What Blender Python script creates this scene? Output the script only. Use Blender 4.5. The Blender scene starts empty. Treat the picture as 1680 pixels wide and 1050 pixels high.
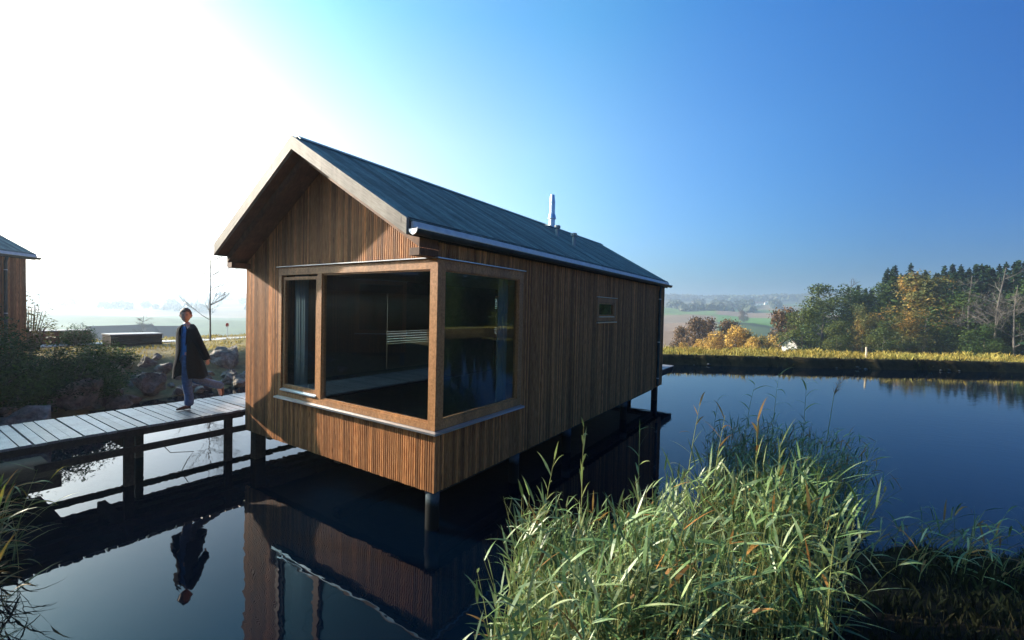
import bpy, math, random
from mathutils import Vector, Matrix, noise
R = math.radians
sc = bpy.context.scene
COL = sc.collection
rnd = random.Random(7)

# ------------------------------------------------------------------ camera
CAM = Vector((3.7211, -3.9651, 2.80))
yaw, pit, rol = -0.58516, -0.02494, 0.02335
fwd = Vector((math.sin(yaw)*math.cos(pit), math.cos(yaw)*math.cos(pit), math.sin(pit)))
rt = Vector((math.cos(yaw), -math.sin(yaw), 0)); up = rt.cross(fwd)
r2 = rt*math.cos(rol)+up*math.sin(rol); u2 = up*math.cos(rol)-rt*math.sin(rol)
cd = bpy.data.cameras.new('camera'); cam = bpy.data.objects.new('camera', cd); COL.objects.link(cam)
cam.matrix_world = Matrix(((r2.x, u2.x, -fwd.x, CAM.x), (r2.y, u2.y, -fwd.y, CAM.y), (r2.z, u2.z, -fwd.z, CAM.z), (0, 0, 0, 1)))
cd.sensor_width = 36; cd.lens = 724.07/1680*36; cd.clip_start = .05; cd.clip_end = 9000
sc.camera = cam

# ------------------------------------------------------------------ light
SUN = Vector((-1, -.255, .38)).normalized()          # towards the sun
w = bpy.data.worlds.new('World'); sc.world = w; w.use_nodes = True
nt = w.node_tree; bg = nt.nodes['Background']
sky = nt.nodes.new('ShaderNodeTexSky'); sky.sky_type = 'NISHITA'; sky.sun_disc = False
sky.sun_elevation = math.asin(SUN.z); sky.sun_rotation = math.atan2(SUN.x, SUN.y)
sky.altitude = 300; sky.air_density = 1.0; sky.dust_density = 5.0; sky.ozone_density = 3.0
# deep blue slide-film sky: it darkens steadily with the angle away from the sun
tc_ = nt.nodes.new('ShaderNodeTexCoord'); dp_ = nt.nodes.new('ShaderNodeVectorMath'); dp_.operation = 'DOT_PRODUCT'
nt.links.new(tc_.outputs['Generated'], dp_.inputs[0]); dp_.inputs[1].default_value = SUN
ma_ = nt.nodes.new('ShaderNodeMath'); ma_.operation = 'MULTIPLY_ADD'; ma_.inputs[1].default_value = .5; ma_.inputs[2].default_value = .5
nt.links.new(dp_.outputs['Value'], ma_.inputs[0])
rp_ = nt.nodes.new('ShaderNodeValToRGB'); nt.links.new(ma_.outputs[0], rp_.inputs[0]); e_ = rp_.color_ramp.elements
rp_.color_ramp.interpolation = 'B_SPLINE'
for k_ in range(4): e_.new(.5)
for el_, (p_, c_) in zip(e_, ((.20, (.012, .16, .40)), (.35, (.018, .24, .50)), (.46, (.15, .50, .77)), (.56, (.36, .70, .95)), (.66, (.72, 1.0, .98)), (.78, (1.05, 1.08, 1)))):
    el_.position = p_; el_.color = (*c_, 1)
mu_ = nt.nodes.new('ShaderNodeMix'); mu_.data_type = 'RGBA'; mu_.blend_type = 'MULTIPLY'; mu_.inputs[0].default_value = 1
nt.links.new(sky.outputs[0], mu_.inputs[6]); nt.links.new(rp_.outputs[0], mu_.inputs[7]); 
sz_ = nt.nodes.new('ShaderNodeSeparateXYZ'); nt.links.new(tc_.outputs['Generated'], sz_.inputs[0])
rq_ = nt.nodes.new('ShaderNodeValToRGB'); nt.links.new(sz_.outputs['Z'], rq_.inputs[0]); e_ = rq_.color_ramp.elements; e_.new(.5); e_.new(.5)
for el_, (p_, c_) in zip(e_, ((.12, (1.0, 1.0, 1.0)), (.34, (.80, .95, 1)), (.54, (.32, .78, .97)), (.9, (.22, .62, .92)))):
    el_.position = p_; el_.color = (*c_, 1)
mv_ = nt.nodes.new('ShaderNodeMix'); mv_.data_type = 'RGBA'; mv_.blend_type = 'MULTIPLY'; mv_.inputs[0].default_value = 1
nt.links.new(mu_.outputs[2], mv_.inputs[6]); nt.links.new(rq_.outputs[0], mv_.inputs[7]); nt.links.new(mv_.outputs[2], bg.inputs[0])
bg.inputs[1].default_value = .15
sl = bpy.data.lights.new('sun', 'SUN'); so = bpy.data.objects.new('sun', sl); COL.objects.link(so)
sl.energy = 5.0; sl.angle = R(.6); sl.color = (1, .87, .71)
so.rotation_euler = (-SUN).to_track_quat('-Z', 'Y').to_euler()
sc.view_settings.view_transform = 'Standard'; sc.view_settings.look = 'None'
sc.view_settings.exposure = 1.3; sc.view_settings.gamma = 1
sc.render.engine = 'CYCLES'
cy = sc.cycles
cy.use_denoising = True; cy.max_bounces = 7; cy.diffuse_bounces = 3; cy.glossy_bounces = 4
cy.transmission_bounces = 6; cy.transparent_max_bounces = 10; cy.volume_bounces = 1
cy.sample_clamp_indirect = 6; cy.caustics_reflective = False; cy.caustics_refractive = False

# ------------------------------------------------------------------ helpers
class MB:
    def __init__(s): s.v = []; s.f = []
    def box(s, x0, x1, y0, y1, z0, z1):
        n = len(s.v)
        s.v += [(x0,y0,z0),(x1,y0,z0),(x1,y1,z0),(x0,y1,z0),(x0,y0,z1),(x1,y0,z1),(x1,y1,z1),(x0,y1,z1)]
        s.f += [tuple(n+i for i in q) for q in ((3,2,1,0),(4,5,6,7),(0,1,5,4),(1,2,6,5),(2,3,7,6),(3,0,4,7))]
        return s
    def hexa(s, p):       # 8 points, bottom ring then top ring
        n = len(s.v); s.v += [tuple(q) for q in p]
        s.f += [tuple(n+i for i in q) for q in ((3,2,1,0),(4,5,6,7),(0,1,5,4),(1,2,6,5),(2,3,7,6),(3,0,4,7))]
        return s
    def prism(s, poly, a, b, axis='y'):
        n = len(s.v); k = len(poly)
        for t in (a, b):
            for (p, q) in poly:
                s.v.append((p, t, q) if axis == 'y' else ((t, p, q) if axis == 'x' else (p, q, t)))
        s.f.append(tuple(n+i for i in range(k))); s.f.append(tuple(n+k+i for i in reversed(range(k))))
        for i in range(k):
            j = (i+1) % k; s.f.append((n+i, n+k+i, n+k+j, n+j))
        return s
    def tube(s, pts, rad, seg=8, caps=True):
        pts = [Vector(p) for p in pts]
        if not hasattr(rad, '__len__'): rad = [rad]*len(pts)
        n0 = len(s.v); side = None
        for i, p in enumerate(pts):
            d = (pts[min(i+1, len(pts)-1)]-pts[max(i-1, 0)]).normalized()
            if side is None:
                side = d.cross(Vector((0, 0, 1)) if abs(d.z) < .9 else Vector((1, 0, 0))).normalized()
            else:
                side = (side-d*side.dot(d)).normalized()
            o = d.cross(side)
            for k in range(seg):
                a = 2*math.pi*k/seg
                s.v.append(tuple(p+(side*math.cos(a)+o*math.sin(a))*rad[i]))
        for i in range(len(pts)-1):
            for k in range(seg):
                a = n0+i*seg+k; b = n0+i*seg+(k+1) % seg
                s.f.append((a, b, b+seg, a+seg))
        if caps:
            s.f.append(tuple(n0+k for k in reversed(range(seg))))
            m = n0+(len(pts)-1)*seg; s.f.append(tuple(m+k for k in range(seg)))
        return s
    def lathe(s, c, prof, seg=16):
        return s.tube([(c[0], c[1], c[2]+z) for r, z in prof], [max(r, .0005) for r, z in prof], seg)
    def mesh(s, name, mat, smooth=False):
        m = bpy.data.meshes.new(name); m.from_pydata(s.v, [], s.f); m.update()
        if mat: m.materials.append(mat)
        if smooth: m.polygons.foreach_set('use_smooth', [True]*len(m.polygons))
        return m
    def build(s, name, mat, parent=None, smooth=False, loc=None, kind=None, label=None):
        o = bpy.data.objects.new(name, s.mesh(name, mat, smooth)); COL.objects.link(o)
        if parent: o.parent = parent
        if loc: o.location = loc
        if kind: o['kind'] = kind
        if label: o['label'] = label
        return o

def tag(o, label=None, cat=None, group=None, kind=None):
    if label: o['label'] = label
    if cat: o['category'] = cat
    if group: o['group'] = group
    if kind: o['kind'] = kind
    return o
def empty(name, loc=(0, 0, 0), rz=0, label=None, cat=None, group=None):
    o = bpy.data.objects.new(name, None); COL.objects.link(o); o.location = loc; o.rotation_euler = (0, 0, rz)
    o.empty_display_size = .2
    return tag(o, label, cat, group)
def inst(name, mesh, parent=None, loc=(0, 0, 0), rot=(0, 0, 0), scale=(1, 1, 1)):
    o = bpy.data.objects.new(name, mesh); COL.objects.link(o)
    o.parent = parent; o.location = loc; o.rotation_euler = rot; o.scale = scale
    return o

# ------------------------------------------------------------------ materials
def newmat(name):
    m = bpy.data.materials.new(name); m.use_nodes = True
    return m, m.node_tree, m.node_tree.nodes['Principled BSDF']
def N(t, kind, **kw):
    n = t.nodes.new(kind)
    for k, v in kw.items():
        if k in n.inputs: n.inputs[k].default_value = v
        else: setattr(n, k, v)
    return n
def ramp(t, fac, stops):
    r = t.nodes.new('ShaderNodeValToRGB'); t.links.new(fac, r.inputs[0])
    e = r.color_ramp.elements
    while len(e) < len(stops): e.new(.5)
    for el, (p, c) in zip(e, stops): el.position = p; el.color = (*c, 1)
    return r.outputs[0]
def mixc(t, a, b, fac, mode='MIX'):
    n = t.nodes.new('ShaderNodeMix'); n.data_type = 'RGBA'; n.blend_type = mode
    for i, v in ((0, fac), (6, a), (7, b)):
        if hasattr(v, 'links'): t.links.new(v, n.inputs[i])
        elif i == 0: n.inputs[0].default_value = v
        else: n.inputs[i].default_value = (*v, 1)
    return n.outputs[2]
def coords(t, scale, world=False):
    m = t.nodes.new('ShaderNodeMapping'); m.inputs['Scale'].default_value = scale
    if world:
        g = t.nodes.new('ShaderNodeNewGeometry'); t.links.new(g.outputs['Position'], m.inputs[0])
    else:
        g = t.nodes.new('ShaderNodeTexCoord'); t.links.new(g.outputs['Object'], m.inputs[0])
    return m.outputs[0]
def noise_n(t, vec, scale, detail=4, rough=.55):
    n = N(t, 'ShaderNodeTexNoise', Scale=scale, Detail=detail, Roughness=rough); t.links.new(vec, n.inputs['Vector'])
    return n.outputs['Fac']
def bump(t, bsdf, h, strength, dist):
    b = N(t, 'ShaderNodeBump', Strength=strength, Distance=dist); t.links.new(h, b.inputs['Height'])
    t.links.new(b.outputs[0], bsdf.inputs['Normal'])

SLOPE_A = math.atan(.5845)
def wood(name, dark, mid, light, grain, rough=.65, island=False, objr=False, knots=False, world=False, spec=.3, rot=None):
    m, t, b = newmat(name)
    v = coords(t, grain, world)
    if rot is not None:
        mp_ = v.node; r_ = t.nodes.new('ShaderNodeMapping'); r_.inputs['Rotation'].default_value = (0, rot, 0)
        t.links.new(mp_.inputs[0].links[0].from_socket, r_.inputs[0]); t.links.new(r_.outputs[0], mp_.inputs[0])
    f = noise_n(t, v, 6, 6, .62)
    c = ramp(t, f, ((.30, dark), (.52, mid), (.72, light)))
    g = t.nodes.new('ShaderNodeNewGeometry')
    oi = t.nodes.new('ShaderNodeObjectInfo')
    if island or objr:
        src = g.outputs['Random Per Island'] if island else oi.outputs['Random']
        var = ramp(t, src, ((0, (.50, .46, .44)), (.35, (.85, .82, .80)), (.7, (1.05, 1.0, .97)), (1, (1.5, 1.42, 1.32))))
        c = mixc(t, c, var, 1.0, 'MULTIPLY')
    big = noise_n(t, coords(t, (2.4, 2.4, .22), True), 1.6, 4, .65)
    c = mixc(t, c, ramp(t, big, ((.32, (.55, .52, .52)), (.68, (1.2, 1.18, 1.16)))), .85, 'MULTIPLY')
    if knots:
        kn = N(t, 'ShaderNodeTexVoronoi', Scale=1.0); kn.feature = 'F1'
        t.links.new(coords(t, (12, 12, 2.2), True), kn.inputs['Vector'])
        c = mixc(t, c, ramp(t, kn.outputs['Distance'], ((.07, (.25, .2, .18)), (.13, (1, 1, 1)))), .8, 'MULTIPLY')
    t.links.new(c, b.inputs['Base Color'])
    b.inputs['Roughness'].default_value = rough; b.inputs['Specular IOR Level'].default_value = spec
    bump(t, b, f, .35, .006)
    return m
M = {}
M['clad'] = wood('larch_cladding', (.19, .065, .02), (.50, .225, .078), (.78, .47, .215), (30, 30, 1.2), island=True, knots=True, world=True)
M['clad_back'] = wood('dark_batten_backing', (.012, .008, .006), (.02, .013, .009), (.03, .02, .014), (10, 10, 1))
M['frame'] = wood('larch_window_frame', (.30, .13, .042), (.48, .225, .082), (.60, .31, .13), (6, 6, 6), rough=.5, spec=.4, world=True)
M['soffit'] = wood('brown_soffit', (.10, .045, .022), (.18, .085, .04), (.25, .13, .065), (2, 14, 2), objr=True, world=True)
for _k, _a in (('grey_wood_l', SLOPE_A), ('grey_wood_r', -SLOPE_A)):
    M[_k] = wood('weathered_grey_wood', (.15, .13, .105), (.27, .24, .195), (.38, .35, .295), (1.2, 30, 30), knots=True, rot=_a)
M['grey_wood'] = wood('weathered_grey_wood', (.17, .145, .115), (.30, .265, .215), (.42, .39, .33), (1.6, 20, 4), knots=True, world=True)
M['roof_board'] = wood('weathered_roof_board', (.05, .095, .092), (.11, .175, .165), (.20, .27, .25), (2.5, 26, 2.5), rough=.75, objr=True, world=True, spec=.3)
M['deck'] = wood('silvered_deck_plank', (.12, .125, .13), (.22, .225, .235), (.33, .335, .34), (1.6, 22, 4), rough=.42, objr=True, world=True, spec=.5)
M['dark_wood'] = wood('dark_damp_timber', (.02, .014, .01), (.045, .03, .02), (.07, .05, .035), (4, 4, 4), world=True)
M['red_wood'] = wood('red_brown_timber', (.08, .03, .02), (.14, .055, .035), (.2, .09, .06), (4, 4, 10), world=True, objr=True)
M['floor_in'] = wood('interior_floor', (.05, .03, .02), (.08, .05, .03), (.12, .08, .05), (2, 20, 2), rough=.4)
def plain(name, col, rough=.6, metal=0, spec=.5, nscale=None, nd=.25):
    m, t, b = newmat(name)
    b.inputs['Base Color'].default_value = (*col, 1); b.inputs['Roughness'].default_value = rough
    b.inputs['Metallic'].default_value = metal; b.inputs['Specular IOR Level'].default_value = spec
    if nscale:
        f = noise_n(t, coords(t, (1, 1, 1), True), nscale, 5)
        t.links.new(ramp(t, f, ((.3, tuple(c*(1-nd) for c in col)), (.7, tuple(min(1, c*(1+nd)) for c in col)))), b.inputs['Base Color'])
        bump(t, b, f, .3, .01)
    return m
M['zinc'] = plain('zinc_sheet', (.72, .72, .70), .6, .05, nscale=9, nd=.12)
M['gutter'] = plain('dark_copper_gutter', (.07, .085, .085), .42, .7, nscale=7)
M['alu'] = plain('bright_aluminium', (.75, .77, .80), .3, .9)
M['steel'] = plain('stainless_flue', (.62, .65, .7), .28, .85)
M['pvc'] = plain('grey_vent_pipe', (.30, .32, .32), .5, .2)
M['concrete'] = plain('wet_concrete', (.035, .042, .045), .6, nscale=12, nd=.4)
M['curtain'] = plain('grey_blue_curtain', (.13, .18, .20), .9)
M['wall_in'] = plain('interior_panel', (.10, .075, .055), .7, nscale=4)
M['blind'] = plain('timber_blind_slat', (.10, .06, .035), .6)
M['dark_trim'] = plain('dark_roof_edge', (.012, .014, .015), .6)
M['paving'] = plain('pale_paving', (.5, .5, .48), .7, nscale=3)
M['white_wall'] = plain('white_render_wall', (.78, .76, .72), .8)
M['roof_far'] = plain('far_roof_tiles', (.10, .07, .06), .8)
M['window_dark'] = plain('dark_window_pane', (.03, .035, .04), .15)
M['post'] = plain('pale_post_wood', (.5, .42, .3), .8)

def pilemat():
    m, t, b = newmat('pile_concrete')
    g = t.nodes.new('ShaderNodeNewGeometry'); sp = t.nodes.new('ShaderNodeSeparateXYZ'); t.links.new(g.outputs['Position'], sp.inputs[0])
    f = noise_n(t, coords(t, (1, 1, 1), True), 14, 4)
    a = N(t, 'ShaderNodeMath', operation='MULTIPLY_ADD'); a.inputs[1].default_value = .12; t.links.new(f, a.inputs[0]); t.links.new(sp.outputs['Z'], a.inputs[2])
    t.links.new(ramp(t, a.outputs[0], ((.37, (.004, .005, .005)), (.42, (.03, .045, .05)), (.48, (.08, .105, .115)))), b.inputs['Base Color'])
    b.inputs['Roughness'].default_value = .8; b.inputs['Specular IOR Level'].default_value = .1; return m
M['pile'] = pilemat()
def glass():
    m, t, b = newmat('double_glazing')
    t.nodes.remove(b); out = t.nodes['Material Output']
    tr = N(t, 'ShaderNodeBsdfTransparent'); tr.inputs[0].default_value = (.82, .88, .88, 1)
    gl = N(t, 'ShaderNodeBsdfGlossy', Roughness=.0); gl.inputs[0].default_value = (.85, .95, 1, 1)
    fr = N(t, 'ShaderNodeFresnel', IOR=1.95)
    mx = t.nodes.new('ShaderNodeMixShader')
    g = t.nodes.new('ShaderNodeNewGeometry'); k = N(t, 'ShaderNodeMath', operation='SUBTRACT'); k.inputs[0].default_value = 1; t.links.new(g.outputs['Backfacing'], k.inputs[1])
    m2 = N(t, 'ShaderNodeMath', operation='MULTIPLY'); t.links.new(fr.outputs[0], m2.inputs[0]); t.links.new(k.outputs[0], m2.inputs[1])
    t.links.new(m2.outputs[0], mx.inputs[0]); t.links.new(tr.outputs[0], mx.inputs[1]); t.links.new(gl.outputs[0], mx.inputs[2])
    t.links.new(mx.outputs[0], out.inputs[0])
    return m
M['glass'] = glass()

def water():
    m, t, b = newmat('pond_water')
    b.inputs['Base Color'].default_value = (.0003, .0030, .0085, 1); b.inputs['Roughness'].default_value = .015
    b.inputs['IOR'].default_value = 1.33; b.inputs['Specular IOR Level'].default_value = .5
    v = coords(t, (1.0, 2.6, 1), True)
    a = noise_n(t, v, 2.4, 2, .5)
    c = noise_n(t, coords(t, (1, 1.3, 1), True), .35, 2, .5)
    mth = N(t, 'ShaderNodeMath', operation='MULTIPLY'); t.links.new(a, mth.inputs[0]); t.links.new(c, mth.inputs[1])
    bump(t, b, mth.outputs[0], .10, .03)
    return m
M['water'] = water()

def leafmat(name, cols, scale=.35, trans=.35, rough=.6, island=True, spec=.25):
    """foliage: leaf colour varies by clump and by leaf"""
    m, t, b = newmat(name)
    f = noise_n(t, coords(t, (1, 1, 1), True), scale, 4, .65)
    c = ramp(t, f, [(.3+.4*i/(len(cols)-1), q) for i, q in enumerate(cols)])
    if island:
        g = t.nodes.new('ShaderNodeNewGeometry')
        c = mixc(t, c, ramp(t, g.outputs['Random Per Island'], ((0, (.5, .52, .5)), (.5, (1, 1, 1)), (1, (1.6, 1.5, 1.35)))), 1.0, 'MULTIPLY')
    t.links.new(c, b.inputs['Base Color']); b.inputs['Roughness'].default_value = rough; b.inputs['Specular IOR Level'].default_value = spec
    out = t.nodes['Material Output']; tl = t.nodes.new('ShaderNodeBsdfTranslucent'); mx = t.nodes.new('ShaderNodeMixShader')
    t.links.new(c, tl.inputs[0]); mx.inputs[0].default_value = trans
    t.links.new(b.outputs[0], mx.inputs[1]); t.links.new(tl.outputs[0], mx.inputs[2]); t.links.new(mx.outputs[0], out.inputs[0])
    return m
M['reed'] = leafmat('reed_leaves', ((.045, .10, .025), (.13, .21, .07), (.36, .40, .22)), 2.8, .22, .42, spec=.5)
M['reed_hero'] = leafmat('tall_reed_leaves', ((.12, .19, .05), (.22, .28, .10), (.34, .34, .16)), 3.2, .35, .42, spec=.5)
M['reed_dry'] = leafmat('dry_reed_leaves', ((.22, .10, .03), (.32, .17, .05), (.36, .26, .09)), 3.5, .4, .6)
M['reed_stem'] = leafmat('reed_stems', ((.20, .24, .08), (.26, .26, .10)), 2, .1)
M['reed_left'] = leafmat('autumn_reed_leaves', ((.04, .09, .02), (.10, .14, .03), (.36, .2, .03)), 3, .4, .5)
M['leaf_dark'] = leafmat('dark_spruce_needles', ((.009, .022, .012), (.016, .036, .015), (.028, .05, .02)), .25, .08, spec=.06)
M['leaf_green'] = leafmat('green_leaves', ((.02, .045, .012), (.038, .07, .018), (.085, .11, .028)), .25, .22, spec=.1)
M['leaf_olive'] = leafmat('olive_leaves', ((.03, .05, .015), (.06, .085, .022), (.12, .13, .035)), .25, .22, spec=.1)
M['leaf_gold'] = leafmat('golden_leaves', ((.03, .065, .02), (.10, .10, .025), (.30, .15, .02)), .28, .3)
M['leaf_willow'] = leafmat('yellow_willow_leaves', ((.34, .20, .035), (.46, .29, .06), (.5, .36, .09)), .15, .3)
M['leaf_rust'] = leafmat('rusty_leaves', ((.06, .04, .022), (.12, .07, .03), (.17, .10, .04)), .15, .3)
M['leaf_bush'] = leafmat('dark_bush_leaves', ((.008, .02, .005), (.018, .045, .009), (.055, .12, .016)), .9, .35, spec=.04)
M['leaf_far'] = leafmat('distant_wood_leaves', ((.03, .045, .025), (.05, .06, .03), (.09, .07, .04)), .02, .1)
M['bark'] = plain('tree_bark', (.10, .085, .07), .9, nscale=6, nd=.5)
M['bark_pale'] = plain('pale_bare_bark', (.10, .088, .075), .9, nscale=6, nd=.4)
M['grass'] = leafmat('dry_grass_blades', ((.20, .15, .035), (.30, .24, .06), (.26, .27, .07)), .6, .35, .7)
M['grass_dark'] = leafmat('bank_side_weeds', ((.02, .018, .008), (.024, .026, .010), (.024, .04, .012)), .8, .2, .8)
def rockmat():
    m, t, b = newmat('limestone_boulder')
    v = coords(t, (1, 1, 1), True)
    f = noise_n(t, v, 2.2, 9, .65); g = noise_n(t, v, 9, 6, .6)
    c = ramp(t, f, ((.3, (.07, .055, .04)), (.5, (.25, .21, .16)), (.68, (.50, .45, .37))))
    c = mixc(t, c, ramp(t, g, ((.35, (.5, .45, .4)), (.6, (1.1, 1.08, 1.05)))), .9, 'MULTIPLY')
    t.links.new(c, b.inputs['Base Color']); b.inputs['Roughness'].default_value = .85
    hh = N(t, 'ShaderNodeMath', operation='MULTIPLY_ADD'); hh.inputs[1].default_value = .5; t.links.new(g, hh.inputs[0]); t.links.new(f, hh.inputs[2])
    bump(t, b, hh.outputs[0], 1.0, .22); return m
M['rock'] = rockmat()

# ------------------------------------------------------------------ terrain
POND = [(1.0,-2.3),(1.35,-1.5),(1.9,-.6),(2.7,.6),(3.4,1.9),(4.3,2.75),(6.0,3.9),(9,5.6),(14,9),(22,16),(28,26),(26,39.3),
        (12.86,30.59),(3.26,24.18),(-2.44,20.44),(-9,16),(-13,11),(-12.6,6),(-12.1,3.5),(-11.6,.8),(-10.4,-1.25),(-9.7,-2.3),(-9.2,-5),(-8.6,-9),(-5,-11),(-1.5,-9),(.2,-6),(.7,-3.8)]
_n = len(POND)
POND = [((1-t)*POND[i][0]+t*POND[(i+1) % _n][0], (1-t)*POND[i][1]+t*POND[(i+1) % _n][1]) for i in range(_n) for t in (.25, .75)]
def pond_sd(x, y):
    best = 1e9; ins = False; n = len(POND)
    for i in range(n):
        ax, ay = POND[i]; bx, by = POND[(i+1) % n]
        dx, dy = bx-ax, by-ay; t = max(0, min(1, ((x-ax)*dx+(y-ay)*dy)/(dx*dx+dy*dy)))
        d = (x-ax-t*dx)**2+(y-ay-t*dy)**2
        if d < best: best = d
        if (ay > y) != (by > y) and x < (bx-ax)*(y-ay)/(by-ay)+ax: ins = not ins
    d = math.sqrt(best); return -d if ins else d
def interp(x, pts):
    if x <= pts[0][0]: return pts[0][1]
    for (a, p), (b, q) in zip(pts, pts[1:]):
        if x <= b:
            t = (x-a)/(b-a); t = t*t*(3-2*t); return p+(q-p)*t
    return pts[-1][1]
def sstep(a, b, x):
    t = max(0, min(1, (x-a)/(b-a))); return t*t*(3-2*t)
PR = [(3.6,.5),(6,.1),(12,-1.2),(32,-4.2),(70,-6.5),(130,-12.5),(180,-14),(280,-12.5),(480,-8),(780,7),(1180,27),(1560,52),(1900,60),(2600,40)]
PL = [(9.5,1),(13,.5),(30,-3),(60,-7),(130,-12),(260,-14),(500,-12),(800,-4),(1200,12),(1600,30),(1900,34),(2600,20)]
PF = [(3.6,.5),(6,.1),(12,-1.0),(32,-3.0),(80,-5.0),(130,-6),(200,-8),(280,-9),(480,-6),(780,7),(1180,27),(1560,52),(1900,60),(2600,40)]
def height(x, y, sd=None):
    r = math.hypot(x-CAM.x, y-CAM.y)
    if sd is None: sd = pond_sd(x, y) if r < 90 else r-25
    if sd < 0: return max(-1.2, sd*1.4)
    az = math.degrees(math.atan2(x-CAM.x, y-CAM.y))
    wl = sstep(-45, -62, az) if az > -140 else 1-sstep(-140, -170, az)     # left (west) side weight
    near = sstep(14, 9, r)*(1-wl)
    hr = .52*sstep(0, .38, sd); hl = 1.0*sstep(0, 3.0, sd); hn = min(1.15, .13*sd+.42*sstep(1.0, 4, sd))
    top = hr*(1-wl)+hl*wl; top = top*(1-near)+hn*near
    back = sstep(95, 130, abs(az)) if az > 0 else sstep(115, 150, -az)     # behind the camera it stays level
    wf = sstep(-1.5, 2, az)
    fall = ((interp(sd, PR)*(1-wf)+interp(sd, PF)*wf)-.5)*(1-wl)+(interp(sd, PL)-1)*wl
    if sd < 4 and wl < .5: fall = min(0, fall)
    h = top+fall*(1-back)
    h += (noise.noise(Vector((x*.5, y*.5, 0)))*.06+noise.noise(Vector((x*1.7, y*1.7, 3)))*.025)*sstep(.2, 2, sd)
    if r > 40: h += noise.noise(Vector((x*.012, y*.012, 5)))*min(6, (r-40)*.02)
    if r > 500: h += noise.noise(Vector((x*.0021, y*.0021, 9)))*9*sstep(500, 1500, r)
    return h
def field_col(x, y, r, az, sd):
    if sd < -.2: return (.02, .02, .015)
    wl = sstep(-45, -62, az) if az > -140 else 1
    n = noise.noise(Vector((x*.3, y*.3, 1)))*.5+.5
    if r < 60 or sd < 30:
        if wl > .5 and sd < 12: a, b = (.16, .13, .07), (.30, .24, .10)
        elif sd < .45 : a, b = (.03, .022, .012), (.05, .04, .02)
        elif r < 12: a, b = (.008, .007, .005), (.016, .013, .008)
        else: a, b = (.22, .16, .045), (.27, .24, .07)
        return tuple(p+(q-p)*n for p, q in zip(a, b))
    # farmland: strips bounded across the slope, each with its own crop
    u = r*(1+.12*math.sin(R(az*9)))
    if wl > .5: bands = [(160,(.10,.11,.05)),(320,(.14,.13,.07)),(600,(.08,.12,.04)),(900,(.2,.15,.1)),(1300,(.08,.11,.05)),(9999,(.05,.06,.03))]
    elif az < -9: bands = [(210,(.12,.11,.05)),(430,(.24,.16,.10)),(560,(.22,.16,.10)),(760,(.12,.19,.06)),(900,(.09,.15,.05)),(1250,(.17,.16,.09)),(9999,(.05,.06,.03))]
    else: bands = [(210,(.12,.11,.05)),(390,(.075,.11,.045)),(408,(.03,.045,.02)),(590,(.10,.20,.05)),(720,(.22,.155,.11)),(860,(.10,.16,.06)),(1010,(.19,.15,.10)),(1300,(.10,.15,.06)),(9999,(.05,.06,.03))]
    for lim, c in bands:
        if u < lim: break
    k = .9+.2*n
    return tuple(q*k for q in c)
def ground_z(x, y, sd):        # the sheet dips under the shaped bank strip
    z = height(x, y, sd)
    return z-.35*sstep(1.5, .9, sd) if sd < 1.5 else z
rs = [.3]
while rs[-1] < 2600:
    r = rs[-1]; rs.append(r+(.34 if r < 42 else max(.34, (r-42)*.022+.34)))
NA = 600
tv = []; tf = []; tc = []
HC = {}
for i, r in enumerate(rs):
    for k in range(NA):
        a = 2*math.pi*k/NA; x = CAM.x+r*math.sin(a); y = CAM.y+r*math.cos(a)
        sd = pond_sd(x, y) if r < 110 else r-30
        tv.append((x, y, ground_z(x, y, sd)))
        az = math.degrees(math.atan2(math.sin(a), math.cos(a)))
        tc.append(field_col(x, y, r, az, sd))
for i in range(len(rs)-1):
    for k in range(NA):
        k2 = (k+1) % NA; tf.append((i*NA+k, i*NA+k2, (i+1)*NA+k2, (i+1)*NA+k))
tv.append((CAM.x, CAM.y, height(CAM.x, CAM.y))); tc.append((.03, .03, .02))
for k in range(NA): tf.append((len(tv)-1, (k+1) % NA, k))
me = bpy.data.meshes.new('ground'); me.from_pydata(tv, [], [tuple(reversed(f)) for f in tf]); me.update()
ca = me.color_attributes.new('soil', 'FLOAT_COLOR', 'POINT')
ca.data.foreach_set('color', [q for c in tc for q in (*c, 1)])
me.polygons.foreach_set('use_smooth', [True]*len(me.polygons))
gm, t, b = newmat('ground_fields')
at = t.nodes.new('ShaderNodeAttribute'); at.attribute_name = 'soil'
f1 = noise_n(t, coords(t, (1, 1, 1), True), 3.5, 8, .7); f2 = noise_n(t, coords(t, (1, 1, 1), True), .06, 5, .6)
c = mixc(t, at.outputs['Color'], ramp(t, f1, ((.3, (.5, .48, .45)), (.7, (1.4, 1.4, 1.35)))), .9, 'MULTIPLY')
c = mixc(t, c, ramp(t, f2, ((.3, (.8, .8, .8)), (.7, (1.2, 1.18, 1.15)))), .9, 'MULTIPLY')
t.links.new(c, b.inputs['Base Color']); b.inputs['Roughness'].default_value = .95; b.inputs['Specular IOR Level'].default_value = .1
bump(t, b, f1, .8, .05)
me.materials.append(gm)
ground = bpy.data.objects.new('ground', me); COL.objects.link(ground); tag(ground, kind='structure', label='grassy pond banks falling away to fields and far hills')
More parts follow.
